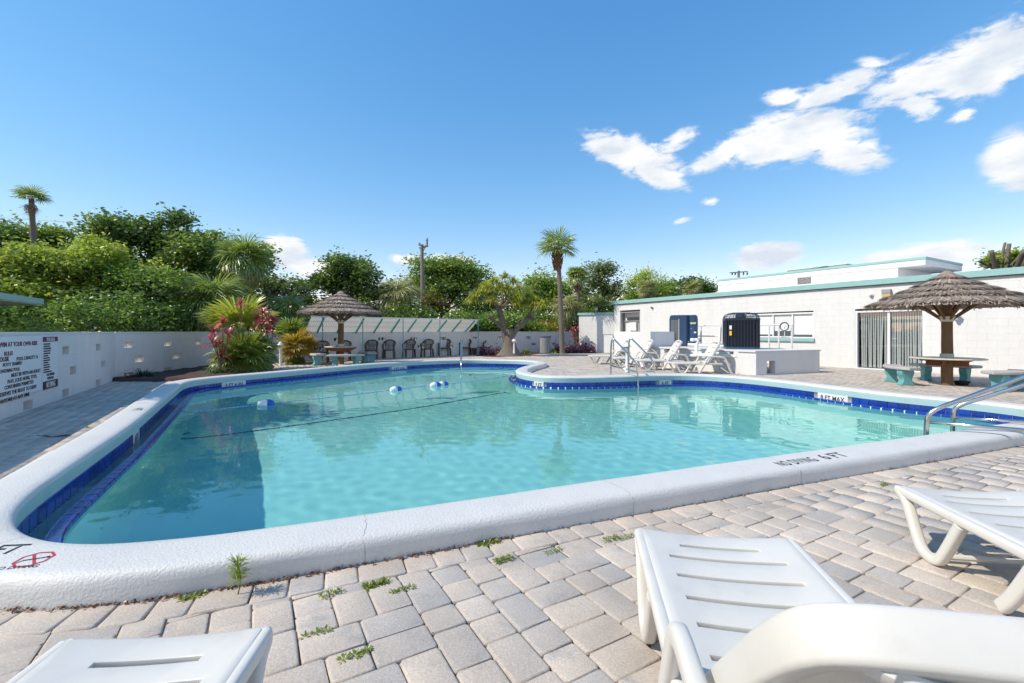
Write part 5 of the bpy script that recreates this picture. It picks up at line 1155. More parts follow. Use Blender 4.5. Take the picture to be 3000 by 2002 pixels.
def leaf_cloud(P, size, r_, flat=.35, aspect=.5):
    n = len(P); a = r_.normal(size=(n, 3)); a[:, 2] *= flat; a = unit(a); b = unit(np.cross(a, r_.normal(size=(n, 3)))); s = (size * r_.uniform(.6, 1.35, n))[:, None]
    V = np.empty((n, 4, 3)); V[:, 0] = P - a * s; V[:, 1] = P + b * s * aspect; V[:, 2] = P + a * s; V[:, 3] = P - b * s * aspect
    return V.reshape(-1, 3), np.arange(n * 4).reshape(-1, 4)
def crown_points(blobs, nclus, per, cr, r_):
    """clusters of leaves on lumpy sub-crowns of several blobs (x, y, z, rx, rz)"""
    B = np.array(blobs, float); sub = []
    for b in B:
        m_ = 9; d = unit(r_.normal(size=(m_, 3))); d[:, 2] = np.abs(d[:, 2]) * r_.choice([1, 1, 1, -.6], m_)
        rr = r_.uniform(.28, .52, m_); f = (1.02 - rr) * r_.uniform(.75, 1.1, m_)
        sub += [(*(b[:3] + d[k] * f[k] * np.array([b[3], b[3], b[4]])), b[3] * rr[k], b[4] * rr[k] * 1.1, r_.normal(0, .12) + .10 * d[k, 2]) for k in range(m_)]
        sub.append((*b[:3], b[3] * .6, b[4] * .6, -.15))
    SB = np.array(sub); wt = SB[:, 3] ** 1.6; wt /= wt.sum(); k = r_.choice(len(SB), nclus, p=wt); d = unit(r_.normal(size=(nclus, 3))); d[:, 2] = np.where(d[:, 2] < 0, d[:, 2] * .7, d[:, 2])
    rad = np.where(r_.random(nclus) < .14, r_.uniform(1.05, 1.5, nclus), r_.uniform(.6, 1.08, nclus)); c_ = SB[k, :3] + d * rad[:, None] * np.c_[SB[k, 3], SB[k, 3], SB[k, 4]]
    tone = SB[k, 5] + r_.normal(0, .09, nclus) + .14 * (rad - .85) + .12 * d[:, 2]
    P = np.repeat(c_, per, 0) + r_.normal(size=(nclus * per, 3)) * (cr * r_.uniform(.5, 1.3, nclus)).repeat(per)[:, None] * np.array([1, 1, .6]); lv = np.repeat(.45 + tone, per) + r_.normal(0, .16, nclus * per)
    return P, np.clip(lv, 0, 1), c_
def tree(name, label, base, blobs, m, nclus=160, per=60, cr=.35, leaf=.11, trunk=.16, seed=0, group=None, limbs=10, cat='tree', bark=None, z0=0.):
    r_ = np.random.default_rng(seed); o = empty(name, (base[0], base[1], z0), 0, label, cat, group); nclus = int(nclus * 1.35); per = int(per * .72); leaf *= .82; cr *= .85
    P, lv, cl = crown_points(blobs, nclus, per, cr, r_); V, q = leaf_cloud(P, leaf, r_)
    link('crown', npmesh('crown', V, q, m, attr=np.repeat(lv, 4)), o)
    tb = MB(); B = np.array(blobs); top = np.array([B[:, 0].mean(), B[:, 1].mean(), B[:, 2].mean()])
    mid = Vector((top[0] * .35, top[1] * .35, top[2] * .55)); tb.tube(smooth_path([(0, 0, -.1), (top[0] * .1, top[1] * .1, top[2] * .28), mid], 2), trunk, 8, radii=None)
    for k in range(limbs):
        e_ = Vector(cl[r_.integers(len(cl))]); m1 = mid.lerp(e_, .5) + Vector(r_.normal(0, .12, 3) * e_.length * .3) + Vector((0, 0, .1)); pth = smooth_path([mid - Vector((0, 0, .25)), m1, e_], 2); n_ = len(pth)
        tb.tube(pth, trunk * .5, 6, radii=[trunk * (.6 - .52 * i / (n_ - 1)) for i in range(n_)])
    tb.obj('trunk', bark or BARKD, o, smooth=3.2); return o
def frond_mesh(nl, Rr, pet, droop, seed, m, spread=125, w_=.04, fold=.25):
    r_ = np.random.default_rng(seed); V = []; T = []; Q = []; lv = []
    for s in (-1, 1): V.append((0, s * .012, 0)); 
    V += [(pet, -.008, 0), (pet, .008, 0)]; Q.append([0, 1, 3, 2]); lv += [.35] * 4
    for k in range(nl):
        th = R(-spread + 2 * spread * (k + .5) / nl) + r_.normal(0, .02); d = np.array([math.cos(th), math.sin(th)]); pp_ = np.array([-d[1], d[0]]); L = Rr * (1 - .28 * (abs(th) / R(spread)) ** 2) * r_.uniform(.88, 1.05); o = len(V); tip = r_.uniform(.8, 1.5); t0 = r_.normal(.5, .16)
        for f, ww in ((.06, .25), (.45, 1.0), (.78, .75)):
            zz = -droop * L * f ** 2.2 * tip + fold * abs(math.sin(th)) * L * f * .45
            for s in (-1, 1): V.append((pet + d[0] * L * f + pp_[0] * s * w_ * ww * .5, d[1] * L * f + pp_[1] * s * w_ * ww * .5, zz + s * .25 * w_ * ww * (1 if k % 2 else -1))); lv.append(t0 + f * .12)
        f = 1.0; V.append((pet + d[0] * L * .97, d[1] * L * .97, -droop * L * tip * 1.35 + fold * abs(math.sin(th)) * L * .40)); lv.append(t0 + .25)
        Q += [[o, o + 1, o + 3, o + 2], [o + 2, o + 3, o + 5, o + 4]]; T.append([o + 4, o + 5, o + 6])
    return npmesh('frond', V, Q, m, attr=np.clip(lv, 0, 1), tris=T)
def fan_palm(name, label, base, h, Rr, nf=30, m=None, dead=8, trunk=.16, seed=0, lean=(0, 0), pet=None, elo=-35, ehi=80, droop=.35, boot=0., nl=30, group=None, w_=.045, cat='palm tree', bark=None, dm=None, top_r=None):
    r_ = random.Random(seed); o = empty(name, (base[0], base[1], 0), 0, label, cat, group); pet = Rr * .55 if pet is None else pet
    if h > .3:
        pth = smooth_path([(0, 0, -.1), (lean[0] * .25, lean[1] * .25, h * .35), (lean[0] * .6, lean[1] * .6, h * .7), (lean[0], lean[1], h)], 2); n_ = len(pth)
        MB().tube(pth, trunk, 10, radii=[trunk * (1.25 - .35 * (i / (n_ - 1)) + (.12 if i < 2 else 0)) for i in range(n_)]).obj('trunk', bark or PALMB, o, smooth=3.2)
    top = Vector((lean[0], lean[1], h))
    if boot:
        b_ = MB(); b_.lathe([(trunk * .9, h - boot), (trunk * 1.55, h - boot * .75), (trunk * 1.9, h - boot * .35), (trunk * 1.5, h - .02), (trunk * .6, h + .1)], 12, (lean[0], lean[1], 0))
        for k in range(70):
            a = k * 2.4; z = h - boot + boot * (k / 70); rr = trunk * (1.15 + .8 * math.sin(k / 70 * 3)); p = Vector((lean[0] + math.cos(a) * rr, lean[1] + math.sin(a) * rr, z)); b_.tube([p, p + Vector((math.cos(a) * .10, math.sin(a) * .10, .20))], .03, 4, radii=[.04, .015])
        b_.obj('leaf_boots', BOOT, o)
    ms = [frond_mesh(nl, Rr, pet, droop * (.7 + .3 * k), seed * 7 + k, m or L_PALM, w_=w_) for k in range(3)]
    for k in range(nf):
        f = (k + .5) / nf; e_ = R(ehi + (elo - ehi) * f ** .8 + r_.uniform(-8, 8)); a = k * 2.39996 + r_.uniform(-.25, .25)
        link('frond', ms[k % 3], o, loc=top, rot=Euler((r_.uniform(-.35, .35), -e_, a), 'XYZ'))
    if dead:
        dmsh = [frond_mesh(max(14, nl - 8), Rr * .85, pet * .9, .8, seed * 7 + 50 + k, dm or L_DEAD, spread=95, w_=w_) for k in range(2)]
        for k in range(dead): link('dead_frond', dmsh[k % 2], o, loc=top - Vector((0, 0, .12)), rot=Euler((r_.uniform(-.4, .4), R(r_.uniform(42, 78)), k * 2.39996 * 1.3 + r_.uniform(-.3, .3)), 'XYZ'))
    return o
def blade_mesh(name, n, L, w_, m, seed, up=(20, 80), droop=.8, segs=4, start=.02, tone=.5):
    r_ = np.random.default_rng(seed); V = []; Q = []; T = []; lv = []
    for k in range(n):
        a = r_.uniform(0, 6.283); e_ = R(r_.uniform(*up)); l = L * r_.uniform(.6, 1.1); d = np.array([math.cos(a) * math.cos(e_), math.sin(a) * math.cos(e_), math.sin(e_)]); sd = np.array([-math.sin(a), math.cos(a), 0]); dr = droop * r_.uniform(.6, 1.3); o = len(V); t0 = np.clip(r_.normal(tone, .2), 0, 1); p0 = np.array([math.cos(a), math.sin(a), 0]) * start * r_.uniform(0, 1)
        for s in range(segs):
            f = s / segs; p = p0 + d * l * f - np.array([0, 0, 1]) * dr * l * f ** 2.2; ww = w_ * (.55 + .9 * f * (1 - f) * 2) * .5
            V += [tuple(p - sd * ww), tuple(p + sd * ww)]; lv += [t0, t0]
        p = p0 + d * l - np.array([0, 0, 1]) * dr * l; V.append(tuple(p)); lv.append(min(1, t0 + .15))
        for s in range(segs - 1): Q.append([o + 2 * s, o + 2 * s + 1, o + 2 * s + 3, o + 2 * s + 2])
        T.append([o + 2 * segs - 2, o + 2 * segs - 1, o + 2 * segs])
    return npmesh(name, V, Q, m, attr=np.clip(lv, 0, 1), tris=T)
# where a tree of the photo stands: pixel column and distance
def gx_(px, Z): return ((px - 1500) / F * Z, Z)
def hz(py, Z): return H - (py - HZ) / F * Z
def treepx(name, label, px, Z, parts, m, **k):
    """parts are crown blobs as photo x, y, half width, half height"""
    b = gx_(px, Z); bl = []
    rr = random.Random(k.get('seed', 0))
    for x, y, w_, h_ in parts:
        X = (x - 1500) / F * Z - b[0]; r = w_ / F * Z; bl.append((X, rr.uniform(-.35, .35) * r, hz(y, Z), r, h_ / F * Z))
    return tree(name, label, b, bl, m, **k)
g_t = 'trees beyond the left wall'
treepx('broadleaf_tree', 'dark broadleaf tree standing behind the lone leaning palm at far left', 60, 34, [(40, 690, 95, 60), (130, 715, 70, 50), (0, 740, 80, 60), (170, 760, 50, 40)], L_DARK, nclus=200, per=60, cr=.55, leaf=.17, seed=11, group=g_t)
treepx('broadleaf_tree', 'sunlit yellow green tree at the left edge above the rules board', 30, 15.5, [(20, 770, 110, 60), (110, 790, 90, 60), (-40, 850, 110, 90), (70, 880, 120, 80)], L_LIGHT, nclus=330, per=60, cr=.26, leaf=.085, seed=12, group=g_t)
treepx('broadleaf_tree', 'bushy green tree left of centre in the hedge above the wall', 200, 17, [(200, 790, 110, 70), (280, 760, 90, 70), (150, 880, 130, 80), (260, 880, 110, 90)], L_LIGHT, nclus=330, per=60, cr=.28, leaf=.09, seed=13, group=g_t)
treepx('broadleaf_tree', 'tallest dark green tree with open top branches in the left hedge', 400, 21, [(380, 690, 100, 50), (345, 660, 60, 40), (510, 650, 45, 40), (470, 730, 110, 70), (350, 780, 120, 90), (560, 760, 80, 70), (430, 860, 130, 100)], L_DARK, nclus=460, per=60, cr=.34, leaf=.11, seed=14, group=g_t, trunk=.22)
treepx('broadleaf_tree', 'mid green tree in front of the tallest tree in the left hedge', 380, 17.5, [(370, 830, 110, 80), (460, 850, 100, 80), (300, 880, 100, 70), (410, 920, 140, 55)], L_MID, nclus=300, per=60, cr=.28, leaf=.09, seed=15, group=g_t)
treepx('broadleaf_tree', 'dark tree filling the gap behind the skirted fan palm', 640, 24, [(620, 740, 70, 60), (660, 850, 90, 90), (580, 850, 90, 90), (770, 790, 40, 90)], L_DARK, nclus=260, per=55, cr=.36, leaf=.12, seed=16, group=g_t)
treepx('hedge_shrub', 'dark shrub mass low behind the wall with the rules board', 120, 14.6, [(60, 930, 150, 60), (200, 940, 130, 50)], L_DARK, nclus=220, per=60, cr=.22, leaf=.075, seed=17, limbs=6, cat='shrub', trunk=.06)
treepx('hedge_shrub', 'dark shrub mass low behind the wall with the vent blocks', 450, 19.5, [(400, 935, 130, 55), (530, 940, 110, 50), (640, 930, 90, 60)], L_DARK, nclus=220, per=60, cr=.30, leaf=.10, seed=18, limbs=6, cat='shrub', trunk=.06)
treepx('oak_tree', 'sparse crooked tree with bare limbs left of the far umbrella', 830, 27, [(800, 850, 70, 45), (860, 840, 60, 40), (760, 890, 60, 35), (900, 880, 50, 30)], L_BLUE, nclus=110, per=45, cr=.38, leaf=.12, seed=19, limbs=16, trunk=.2)
treepx('broadleaf_tree', 'rounded dark green tree right behind the far umbrella roof', 1030, 26, [(1010, 790, 80, 45), (960, 830, 55, 50), (1070, 810, 55, 50), (1020, 850, 90, 50), (1095, 860, 30, 25)], L_DARK, nclus=210, per=55, cr=.36, leaf=.12, seed=20, limbs=16, trunk=.17)
treepx('broadleaf_tree', 'broad green tree behind the utility pole', 1290, 33, [(1270, 790, 70, 40), (1350, 800, 70, 40), (1230, 850, 60, 70), (1300, 860, 100, 70), (1390, 850, 50, 60)], L_MID, nclus=330, per=60, cr=.42, leaf=.13, seed=21, trunk=.2)
treepx('broadleaf_tree', 'golden brown shrub just right of the utility pole', 1255, 29, [(1260, 910, 45, 50)], L_GOLD if False else leafmat('olive_gold', (.07, .07, .01), (.18, .15, .02), (.28, .22, .03)), nclus=60, per=50, cr=.3, leaf=.1, seed=22, cat='shrub', limbs=5, trunk=.06)
treepx('broadleaf_tree', 'dark green mass behind the ponytail palm', 1440, 36, [(1440, 860, 60, 60), (1400, 920, 90, 60), (1520, 900, 90, 55), (1590, 870, 60, 45)], L_DARK, nclus=220, per=55, cr=.45, leaf=.14, seed=23)
treepx('broadleaf_tree', 'green tree left of the tall palm crown shaft base', 1600, 34, [(1580, 840, 60, 40), (1640, 870, 80, 60), (1560, 900, 70, 50)], L_MID, nclus=170, per=55, cr=.42, leaf=.13, seed=24)
treepx('broadleaf_tree', 'tall olive green tree behind the shower wing', 1770, 33, [(1760, 800, 40, 45), (1740, 850, 55, 60), (1800, 860, 50, 50), (1760, 910, 80, 50)], L_BLUE, nclus=230, per=55, cr=.38, leaf=.12, seed=25)
treepx('feathery_tree', 'feathery bright green tree over the left end of the pool house roof', 1885, 38, [(1885, 820, 55, 32), (1850, 850, 40, 35), (1920, 850, 45, 35), (1880, 880, 70, 30)], L_LIGHT, nclus=150, per=60, cr=.42, leaf=.10, seed=26)
treepx('broadleaf_tree', 'low rounded dark tree above the middle of the pool house roof', 1990, 42, [(1975, 850, 50, 25), (2040, 840, 50, 28), (2070, 860, 40, 25), (1950, 880, 60, 25)], L_DARK, nclus=170, per=50, cr=.5, leaf=.15, seed=27)
treepx('hedge_shrub', 'dark green hedge behind the back wall left of the tall palm', 1480, 31, [(1430, 945, 110, 40), (1540, 945, 110, 40)], L_DARK, nclus=150, per=50, cr=.35, leaf=.11, seed=28, cat='shrub', limbs=5, trunk=.06)
treepx('hedge_shrub', 'dark hedge behind the shade canopy', 1130, 26, [(1060, 920, 110, 50), (1180, 930, 110, 40), (950, 915, 60, 50)], L_DARK, nclus=170, per=50, cr=.32, leaf=.11, seed=29, cat='shrub', limbs=5, trunk=.06)
treepx('hedge_shrub', 'low dark hedge closing the gap between canopy and ponytail palm', 1400, 28, [(1340, 950, 70, 34), (1420, 950, 80, 34), (1500, 952, 70, 30)], L_DARK, nclus=240, per=50, cr=.3, leaf=.11, seed=33, cat='shrub', limbs=5, trunk=.06)
treepx('hedge_shrub', 'bright green hedge behind the palm at the shower wing', 1720, 31, [(1690, 940, 80, 45), (1760, 945, 90, 40)], L_MID, nclus=120, per=50, cr=.35, leaf=.11, seed=30, cat='shrub', limbs=5, trunk=.06)
ix = treepx('flowering_shrub', 'rounded shrub dotted with red flowers above the back wall', 1580, 29.5, [(1580, 962, 60, 24), (1540, 968, 40, 18), (1620, 966, 35, 18)], L_LIGHT, nclus=120, per=45, cr=.24, leaf=.08, seed=31, cat='shrub', limbs=6, trunk=.05)
r_ = np.random.default_rng(5); th_ = r_.uniform(0, 6.28, 420); ph_ = r_.uniform(0, 1, 420); P = np.c_[np.cos(th_) * 1.35 * np.sqrt(1 - ph_ ** 2), np.sin(th_) * .9 * np.sqrt(1 - ph_ ** 2), hz(966, 29.5) + ph_ * .55]; V, q = leaf_cloud(P, .06, r_, 1, .9)
link('flowers', npmesh('flowers', V, q, L_FLOW, attr=np.repeat(r_.random(420), 4)), ix)
def low_hedge(label, a, b_, n_, m, seed, hgt=2.1, dep_=1.0, leaf=.10):
    r_ = np.random.default_rng(seed); A2, B2 = np.array(a), np.array(b_); f = r_.random(n_)[:, None]; d = (B2 - A2) / np.linalg.norm(B2 - A2); nn_ = np.array([-d[1], d[0]])
    top = hgt * (1 + .16 * np.sin(f[:, 0] * 31 + seed) + .1 * np.sin(f[:, 0] * 77)); xy = A2 + (B2 - A2) * f + nn_ * r_.normal(0, dep_ * .35, n_)[:, None]; z = top * r_.random(n_) ** .8
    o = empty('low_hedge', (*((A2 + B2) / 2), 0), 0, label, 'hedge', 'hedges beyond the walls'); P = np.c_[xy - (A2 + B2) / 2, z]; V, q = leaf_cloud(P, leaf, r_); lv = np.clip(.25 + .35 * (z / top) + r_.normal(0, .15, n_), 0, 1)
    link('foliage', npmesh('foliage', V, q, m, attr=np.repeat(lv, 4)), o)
    st_ = MB()
    for k in range(14): p = (A2 + (B2 - A2) * (k + .5) / 14) - (A2 + B2) / 2; st_.tube([(p[0], p[1], -.05), (p[0] + .1, p[1], hgt * .7)], .03, 5)
    st_.obj('stems', BARKD, o); return o
low_hedge('low leafy hedge along the back of the wall with the rules board', (-8.9, 5.2), (-13.4, 13.6), 16000, L_MID, 61, 1.4, leaf=.05)
low_hedge('low leafy hedge behind the wall with the grass clumps', (-12.9, 13.0), (-12.6, 21), 14000, L_DARK, 62, leaf=.065)
low_hedge('low leafy hedge behind the shade canopy wall', (-12.4, 19.5), (-3.0, 27.0), 13000, L_DARK, 63, 1.9, leaf=.08)
low_hedge('low leafy hedge behind the ponytail palm wall', (-3.0, 27.0), (4.2, 31.5), 10000, L_MID, 64, 1.9, leaf=.09)
# cut tree above the roof at the right
Zc = 24; ct = empty('pruned_tree', (*gx_(2960, Zc), 0), 0, 'pruned tree with cut bare limbs above the roof at the right edge', 'tree'); c0_ = Vector(ct.location); tb = MB()
for a, b_, r1 in (((2925, 786), (2905, 735), .10), ((2930, 785), (2945, 712), .06), ((2945, 785), (2957, 715), .09), ((2970, 782), (3000, 735), .12), ((2925, 775), (2870, 765), .05), ((2985, 782), (3040, 715), .12), ((2955, 760), (2990, 745), .05)):
    p, q_ = at(*a, Zc) - c0_, at(*b_, Zc + random.uniform(-1, 1)) - c0_; p.z -= .4; tb.tube(smooth_path([p, p.lerp(q_, .5) + Vector((random.uniform(-.1, .1), 0, 0)), q_], 1), r1, 7, radii=None)
tb.tube([(0, 0, -.1), (0, 0, at(0, 790, Zc).z)], .22, 8).obj('trunk', BARK, ct, smooth=3.2)
r_ = np.random.default_rng(8); P, lv, _ = crown_points([(-.3, .6, hz(762, Zc), .6, .35), (.6, .8, hz(758, Zc), .8, .5), (1.6, .6, hz(755, Zc), .8, .5)], 70, 40, .2, r_); V, q = leaf_cloud(P, .1, r_); link('crown', npmesh('crown', V, q, L_LIGHT, attr=np.repeat(lv, 4)), ct)

treepx('broadleaf_tree', 'tree beyond the rules board that shades the left deck', -370, 7.8, [(-370, 380, 220, 170), (-330, 520, 190, 150)], L_MID, nclus=220, per=60, cr=.26, leaf=.09, seed=32, group=g_t)  # out-of-view tree, added for the shade it throws on deck and coping
# palms
def palmpx(label, px, top_py, Z, Rpx, base_px=None, **k):
    bp_ = px if base_px is None else base_px; b = gx_(bp_, Z); return fan_palm('fan_palm', label, b, hz(top_py, Z), Rpx / F * Z / 1.45, lean=((px - bp_) / F * Z, 0), **k)
palmpx('lone slender palm leaning above the trees at far left', 92, 583, 30, 48, base_px=108, nf=14, nl=24, dead=3, trunk=.15, seed=41, elo=-5, ehi=70, droop=.25)
palmpx('full fan palm with brown skirt behind the flower bed', 717, 762, 21, 85, nf=44, m=L_PALM, dead=26, trunk=.15, seed=42, elo=-55, droop=.4, dm=L_PALMD)
palmpx('wide low fan palm over the wall left of the skirted palm', 625, 890, 18.8, 112, nf=40, dead=10, trunk=.2, seed=43, elo=-40, droop=.45, nl=34, dm=L_PALMD)
palmpx('small fan palm behind the pink leaved plants left of the umbrella', 838, 905, 21.5, 62, nf=24, dead=6, trunk=.12, seed=44, elo=-45, droop=.45, dm=L_PALMD)
palmpx('drooping grey green fan palm right of the far umbrella', 1165, 868, 26, 70, nf=36, m=L_PALMD, dead=14, trunk=.2, seed=45, elo=-60, droop=.55)
palmpx('tall fan palm with brown leaf boots against the sky', 1633, 726, 25.8, 70, base_px=1648, nf=19, nl=22, w_=.05, dead=0, trunk=.13, seed=46, elo=-25, droop=.22, boot=1.3)
palmpx('smaller fan palm with brown skirt right of the tall palm', 1692, 808, 29.8, 38, base_px=1697, nf=26, dead=14, trunk=.13, seed=47, elo=-40)
palmpx('low pale fan palm between the tall palm and the ponytail palm', 1662, 905, 30, 55, nf=24, m=L_PALMD, dead=4, trunk=.15, seed=48, elo=-40, droop=.5)
palmpx('yellowish fan palm over the roof edge left', 1895, 845, 36, 34, nf=22, m=L_PALMD, dead=6, trunk=.13, seed=49, elo=-45)
palmpx('yellowish fan palm over the roof edge right', 2028, 848, 40, 34, nf=22, m=L_PALMD, dead=6, trunk=.13, seed=50, elo=-45)
palmpx('low fan palm peeking over the left wall', 478, 945, 17.5, 62, nf=20, m=L_PALM, dead=3, trunk=.12, seed=51, elo=-50, droop=.6)
palmpx('green fan palm partly hidden behind the ponytail palm', 1560, 870, 33, 48, nf=22, dead=4, trunk=.15, seed=52, elo=-40)

# ponytail palm
PB = G(1487, 1043); pt = empty('ponytail_palm', PB, 0, 'ponytail palm with swollen base and tufts of drooping yellow green leaves', 'palm tree'); b0 = Vector(PB); ZP = PB.y
def pl_at(px, py, dz=0.): return at(px, py, ZP + dz) - b0
trk = MB(); trk.lathe([(.74, -.05), (.68, .05), (.52, .2), (.38, .42), (.30, .75), (.27, 1.05), (.22, 1.4)], 22, (.1, 0, 0))
def limb(mb, pts, r0, r1): pth = smooth_path(pts, 2); n_ = len(pth); mb.tube(pth, r0, 8, radii=[r0 + (r1 - r0) * (i / (n_ - 1)) for i in range(n_)])
limb(trk, [pl_at(1484, 1000), pl_at(1475, 960), pl_at(1468, 925), pl_at(1460, 903)], .20, .12); limb(trk, [pl_at(1492, 1000), pl_at(1512, 965), pl_at(1535, 945), pl_at(1552, 930)], .16, .09)
tufts = []
for a, b_, c_ in (((1460, 905), (1440, 880), (1415, 876)), ((1460, 905), (1455, 875), (1432, 858)), ((1462, 905), (1475, 880), (1470, 850)), ((1462, 905), (1485, 875), (1478, 848)), ((1463, 905), (1490, 885), (1503, 855)), ((1460, 905), (1480, 900), (1492, 885)), ((1535, 945), (1545, 925), (1562, 916)), ((1552, 930), (1565, 938), (1570, 928)), ((1515, 965), (1525, 950), (1522, 935)), ((1478, 965), (1455, 945), (1430, 930)), ((1478, 970), (1460, 955), (1440, 925)), ((1552, 930), (1560, 905), (1575, 900))):
    dz = random.uniform(-1.0, 1.0); limb(trk, [pl_at(*a), pl_at(*b_, dz * .5), pl_at(*c_, dz)], .09, .045); tufts.append(pl_at(*c_, dz))
trk.obj('trunk', BARK, pt, smooth=3.2)
for k, (px, py) in enumerate([(1400, 862), (1425, 838), (1450, 828), (1480, 815), (1505, 830), (1520, 850), (1385, 880), (1430, 850), (1445, 880), (1510, 890), (1540, 890), (1565, 885), (1585, 895), (1525, 900), (1575, 900), (1490, 850), (1465, 845), (1550, 870), (1515, 870)]):
    me = blade_mesh('leaf_tuft', 190, .66, .032, L_PONY, 60 + k, up=(5, 90), droop=.62, segs=5, start=.05); link('leaf_tuft', me, pt, loc=pl_at(px, py, random.uniform(-1.0, .9)))
# plants of the left bed
mb = MB(); bedc = np.array(bed_poly); 
res = delaunay_2d_cdt([Vector(p) for p in bed_poly] + [Vector((x, y)) for x in np.arange(-11.4, -7, .22) for y in np.arange(11, 18.4, .22) if inside(bed_poly, x, y)], [(k, (k + 1) % len(bed_poly)) for k in range(len(bed_poly))], [], 1, 1e-5); rb_ = np.random.default_rng(4)
link('mulch_bed', npmesh('mulch_bed', [(p.x, p.y, (-.005 if k < len(bed_poly) else .05 + .05 * rb_.random())) for k, p in enumerate(res[0])], [], MULCH, tris=np.array([f for f in res[2] if inside(bed_poly, *np.mean([tuple(res[0][i]) for i in f], axis=0))]), smooth=True), label='dark mulch in the planting bed at the left corner', kind='stuff')
def clump(name, label, px, py, L_, n_, m, seed, w_=.02, up=(15, 85), droop=.7, group=None, cat='plant', z=0.03):
    o = empty(name, G(px, py, 0), 0, label, cat, group); link('leaves', blade_mesh('leaves', n_, L_, w_, m, seed, up, droop, start=.12), o, loc=(0, 0, z)); return o
clump('grass_clump', 'dark green grass clump against the left wall in shade', 420, 1112, .55, 170, leafmat('dark_grass', (.012, .03, .012), (.04, .075, .025), (.09, .13, .05)), 71, group='grass clumps in the left bed')
clump('grass_clump', 'large striped grass clump at the coping in front of the pink plants', 632, 1101, .62, 260, L_GRASS, 72, group='grass clumps in the left bed')
clump('grass_clump', 'small bright grass clump right of the large striped one', 708, 1098, .42, 130, L_FANG, 73, group='grass clumps in the left bed')
clump('grass_clump', 'dark leafy clump under the fan palms behind the bollard lamp', 760, 1085, .6, 150, L_DARK, 74, w_=.03, group='grass clumps in the left bed')
clump('grass_clump', 'dark leafy clump right of the first bollard lamp', 865, 1068, .6, 140, L_DARK, 75, w_=.03, group='grass clumps in the left bed')
def bushy_palm(label, px, py, hpx, Rpx, nf, m, seed, dead=0, dm=None, elo=-30):
    p = G(px, py); return fan_palm('fan_palm_shrub', label, (p.x, p.y), hz(hpx, p.y), Rpx / F * p.y / 1.5, nf=nf, m=m, dead=dead, dm=dm, trunk=.10, seed=seed, elo=elo, ehi=75, droop=.16, nl=30, w_=.05, cat='palm')
bushy_palm('large yellow green fan palm shrub amid the pink plants', 702, 1084, 970, 125, 13, L_FAN, 81, 0, elo=25)
fp = bushy_palm('lower green fan palm shrub spreading below the yellow one', 716, 1092, 1045, 100, 28, L_FANG, 82, 8, L_FANG, elo=-40)
fp2 = bushy_palm('leafy fan palm shrub at the right of the pink plants', 748, 1086, 1025, 68, 18, L_FANG, 83, 0, elo=-25)
bushy_palm('golden fan palm shrub right of the first bollard lamp', 872, 1066, 1018, 68, 18, L_GOLD, 84, 4, L_GOLD, elo=-35)
bushy_palm('small green fan palm between the golden shrub and canopy post', 850, 1062, 985, 70, 9, L_FANG, 85, 0, elo=10)
def ti(label, px, py, heads, m, seed, L_=.42, cat='plant'):
    o = empty('ti_plant', G(px, py), 0, label, cat, 'ti plants with coloured leaves'); b_ = Vector(o.location); st_ = MB(); Z = b_.y
    for k, (hx_, hy_) in enumerate(heads):
        e_ = at(hx_, hy_, Z + random.uniform(-.3, .3)) - b_; st_.tube(smooth_path([(random.uniform(-.08, .08), random.uniform(-.08, .08), 0), e_ * .5 + Vector((random.uniform(-.1, .1), 0, 0)), e_], 2), .014, 5)
        link('leaf_rosette', blade_mesh('leaf_rosette', 26, L_ * random.uniform(.7, 1.0), .06, m, seed * 10 + k, up=(-25, 85), droop=.35, segs=4, start=.02), o, loc=e_)
    st_.obj('stems', BARK, o); return o
ti('pink ti plant at the left of the yellow fan palm', 645, 1101, [(640, 1010), (652, 945), (668, 980), (628, 972), (648, 1040), (622, 1005)], L_PINK, 91)
ti('pink ti plant at the right of the yellow fan palm', 776, 1090, [(770, 915), (782, 940), (790, 968), (752, 935), (800, 940), (765, 950)], L_PINK, 92)
ti('slender tall pink ti shoot above the yellow fan palm', 705, 1090, [(705, 890), (690, 985)], L_PINK, 93, .34)
ti('red ti plant by the shower wing', 1688, 1034, [(1676, 968), (1695, 1000), (1684, 985), (1690, 966)], L_RED, 94, .48)
ti('pale ti plant in front of the shower wing wall', 1728, 1034, [(1722, 990), (1735, 1008), (1716, 1012)], L_DEAD, 95, .45)
# right bed
BR = [G(1395, 1044), G(1460, 1047), G(1540, 1041), G(1590, 1037), G(1700, 1035.5), G(1745, 1035), at(1745, 1031, 29.5), at(1400, 1036, 26)]
for p in BR: p.z = .012
mdb = MB().add(BR, [list(range(len(BR)))]); mdb.obj('mulch_strip', MULCHR, label='reddish mulch strip under the ponytail palm along the back wall', kind='stuff')
def cover(name, label, px0, px1, py, n_, m, seed, hgt=.3, spread=.5):
    r_ = np.random.default_rng(seed); a = r_.uniform(0, 1, n_); P = []
    for k in range(n_): p = G(px0 + (px1 - px0) * a[k], py); P.append((p.x, p.y + abs(r_.normal(0, spread)), abs(r_.normal(0, .5)) * hgt + .03))
    V, q = leaf_cloud(np.array(P), .085, r_, 1.1, .28); return link(name, npmesh(name, V, q, m, attr=np.repeat(r_.random(n_), 4)), label=label, kind='stuff')
cover('purple_groundcover', 'purple leaved ground cover at the foot of the tall palm', 1628, 1745, 1036, 2600, L_PURP, 97, .42); cover('purple_groundcover', 'purple leaved ground cover beside the ponytail palm base', 1405, 1470, 1043, 900, L_PURP, 98, .35)
clump('bed_plant', 'small yellow green plant right of the second bollard lamp', 1541, 1037, .55, 90, L_FANG, 76, w_=.06); clump('bed_plant', 'small dark green plant left of the tall palm trunk', 1623, 1036, .5, 90, L_MID, 77, w_=.06)

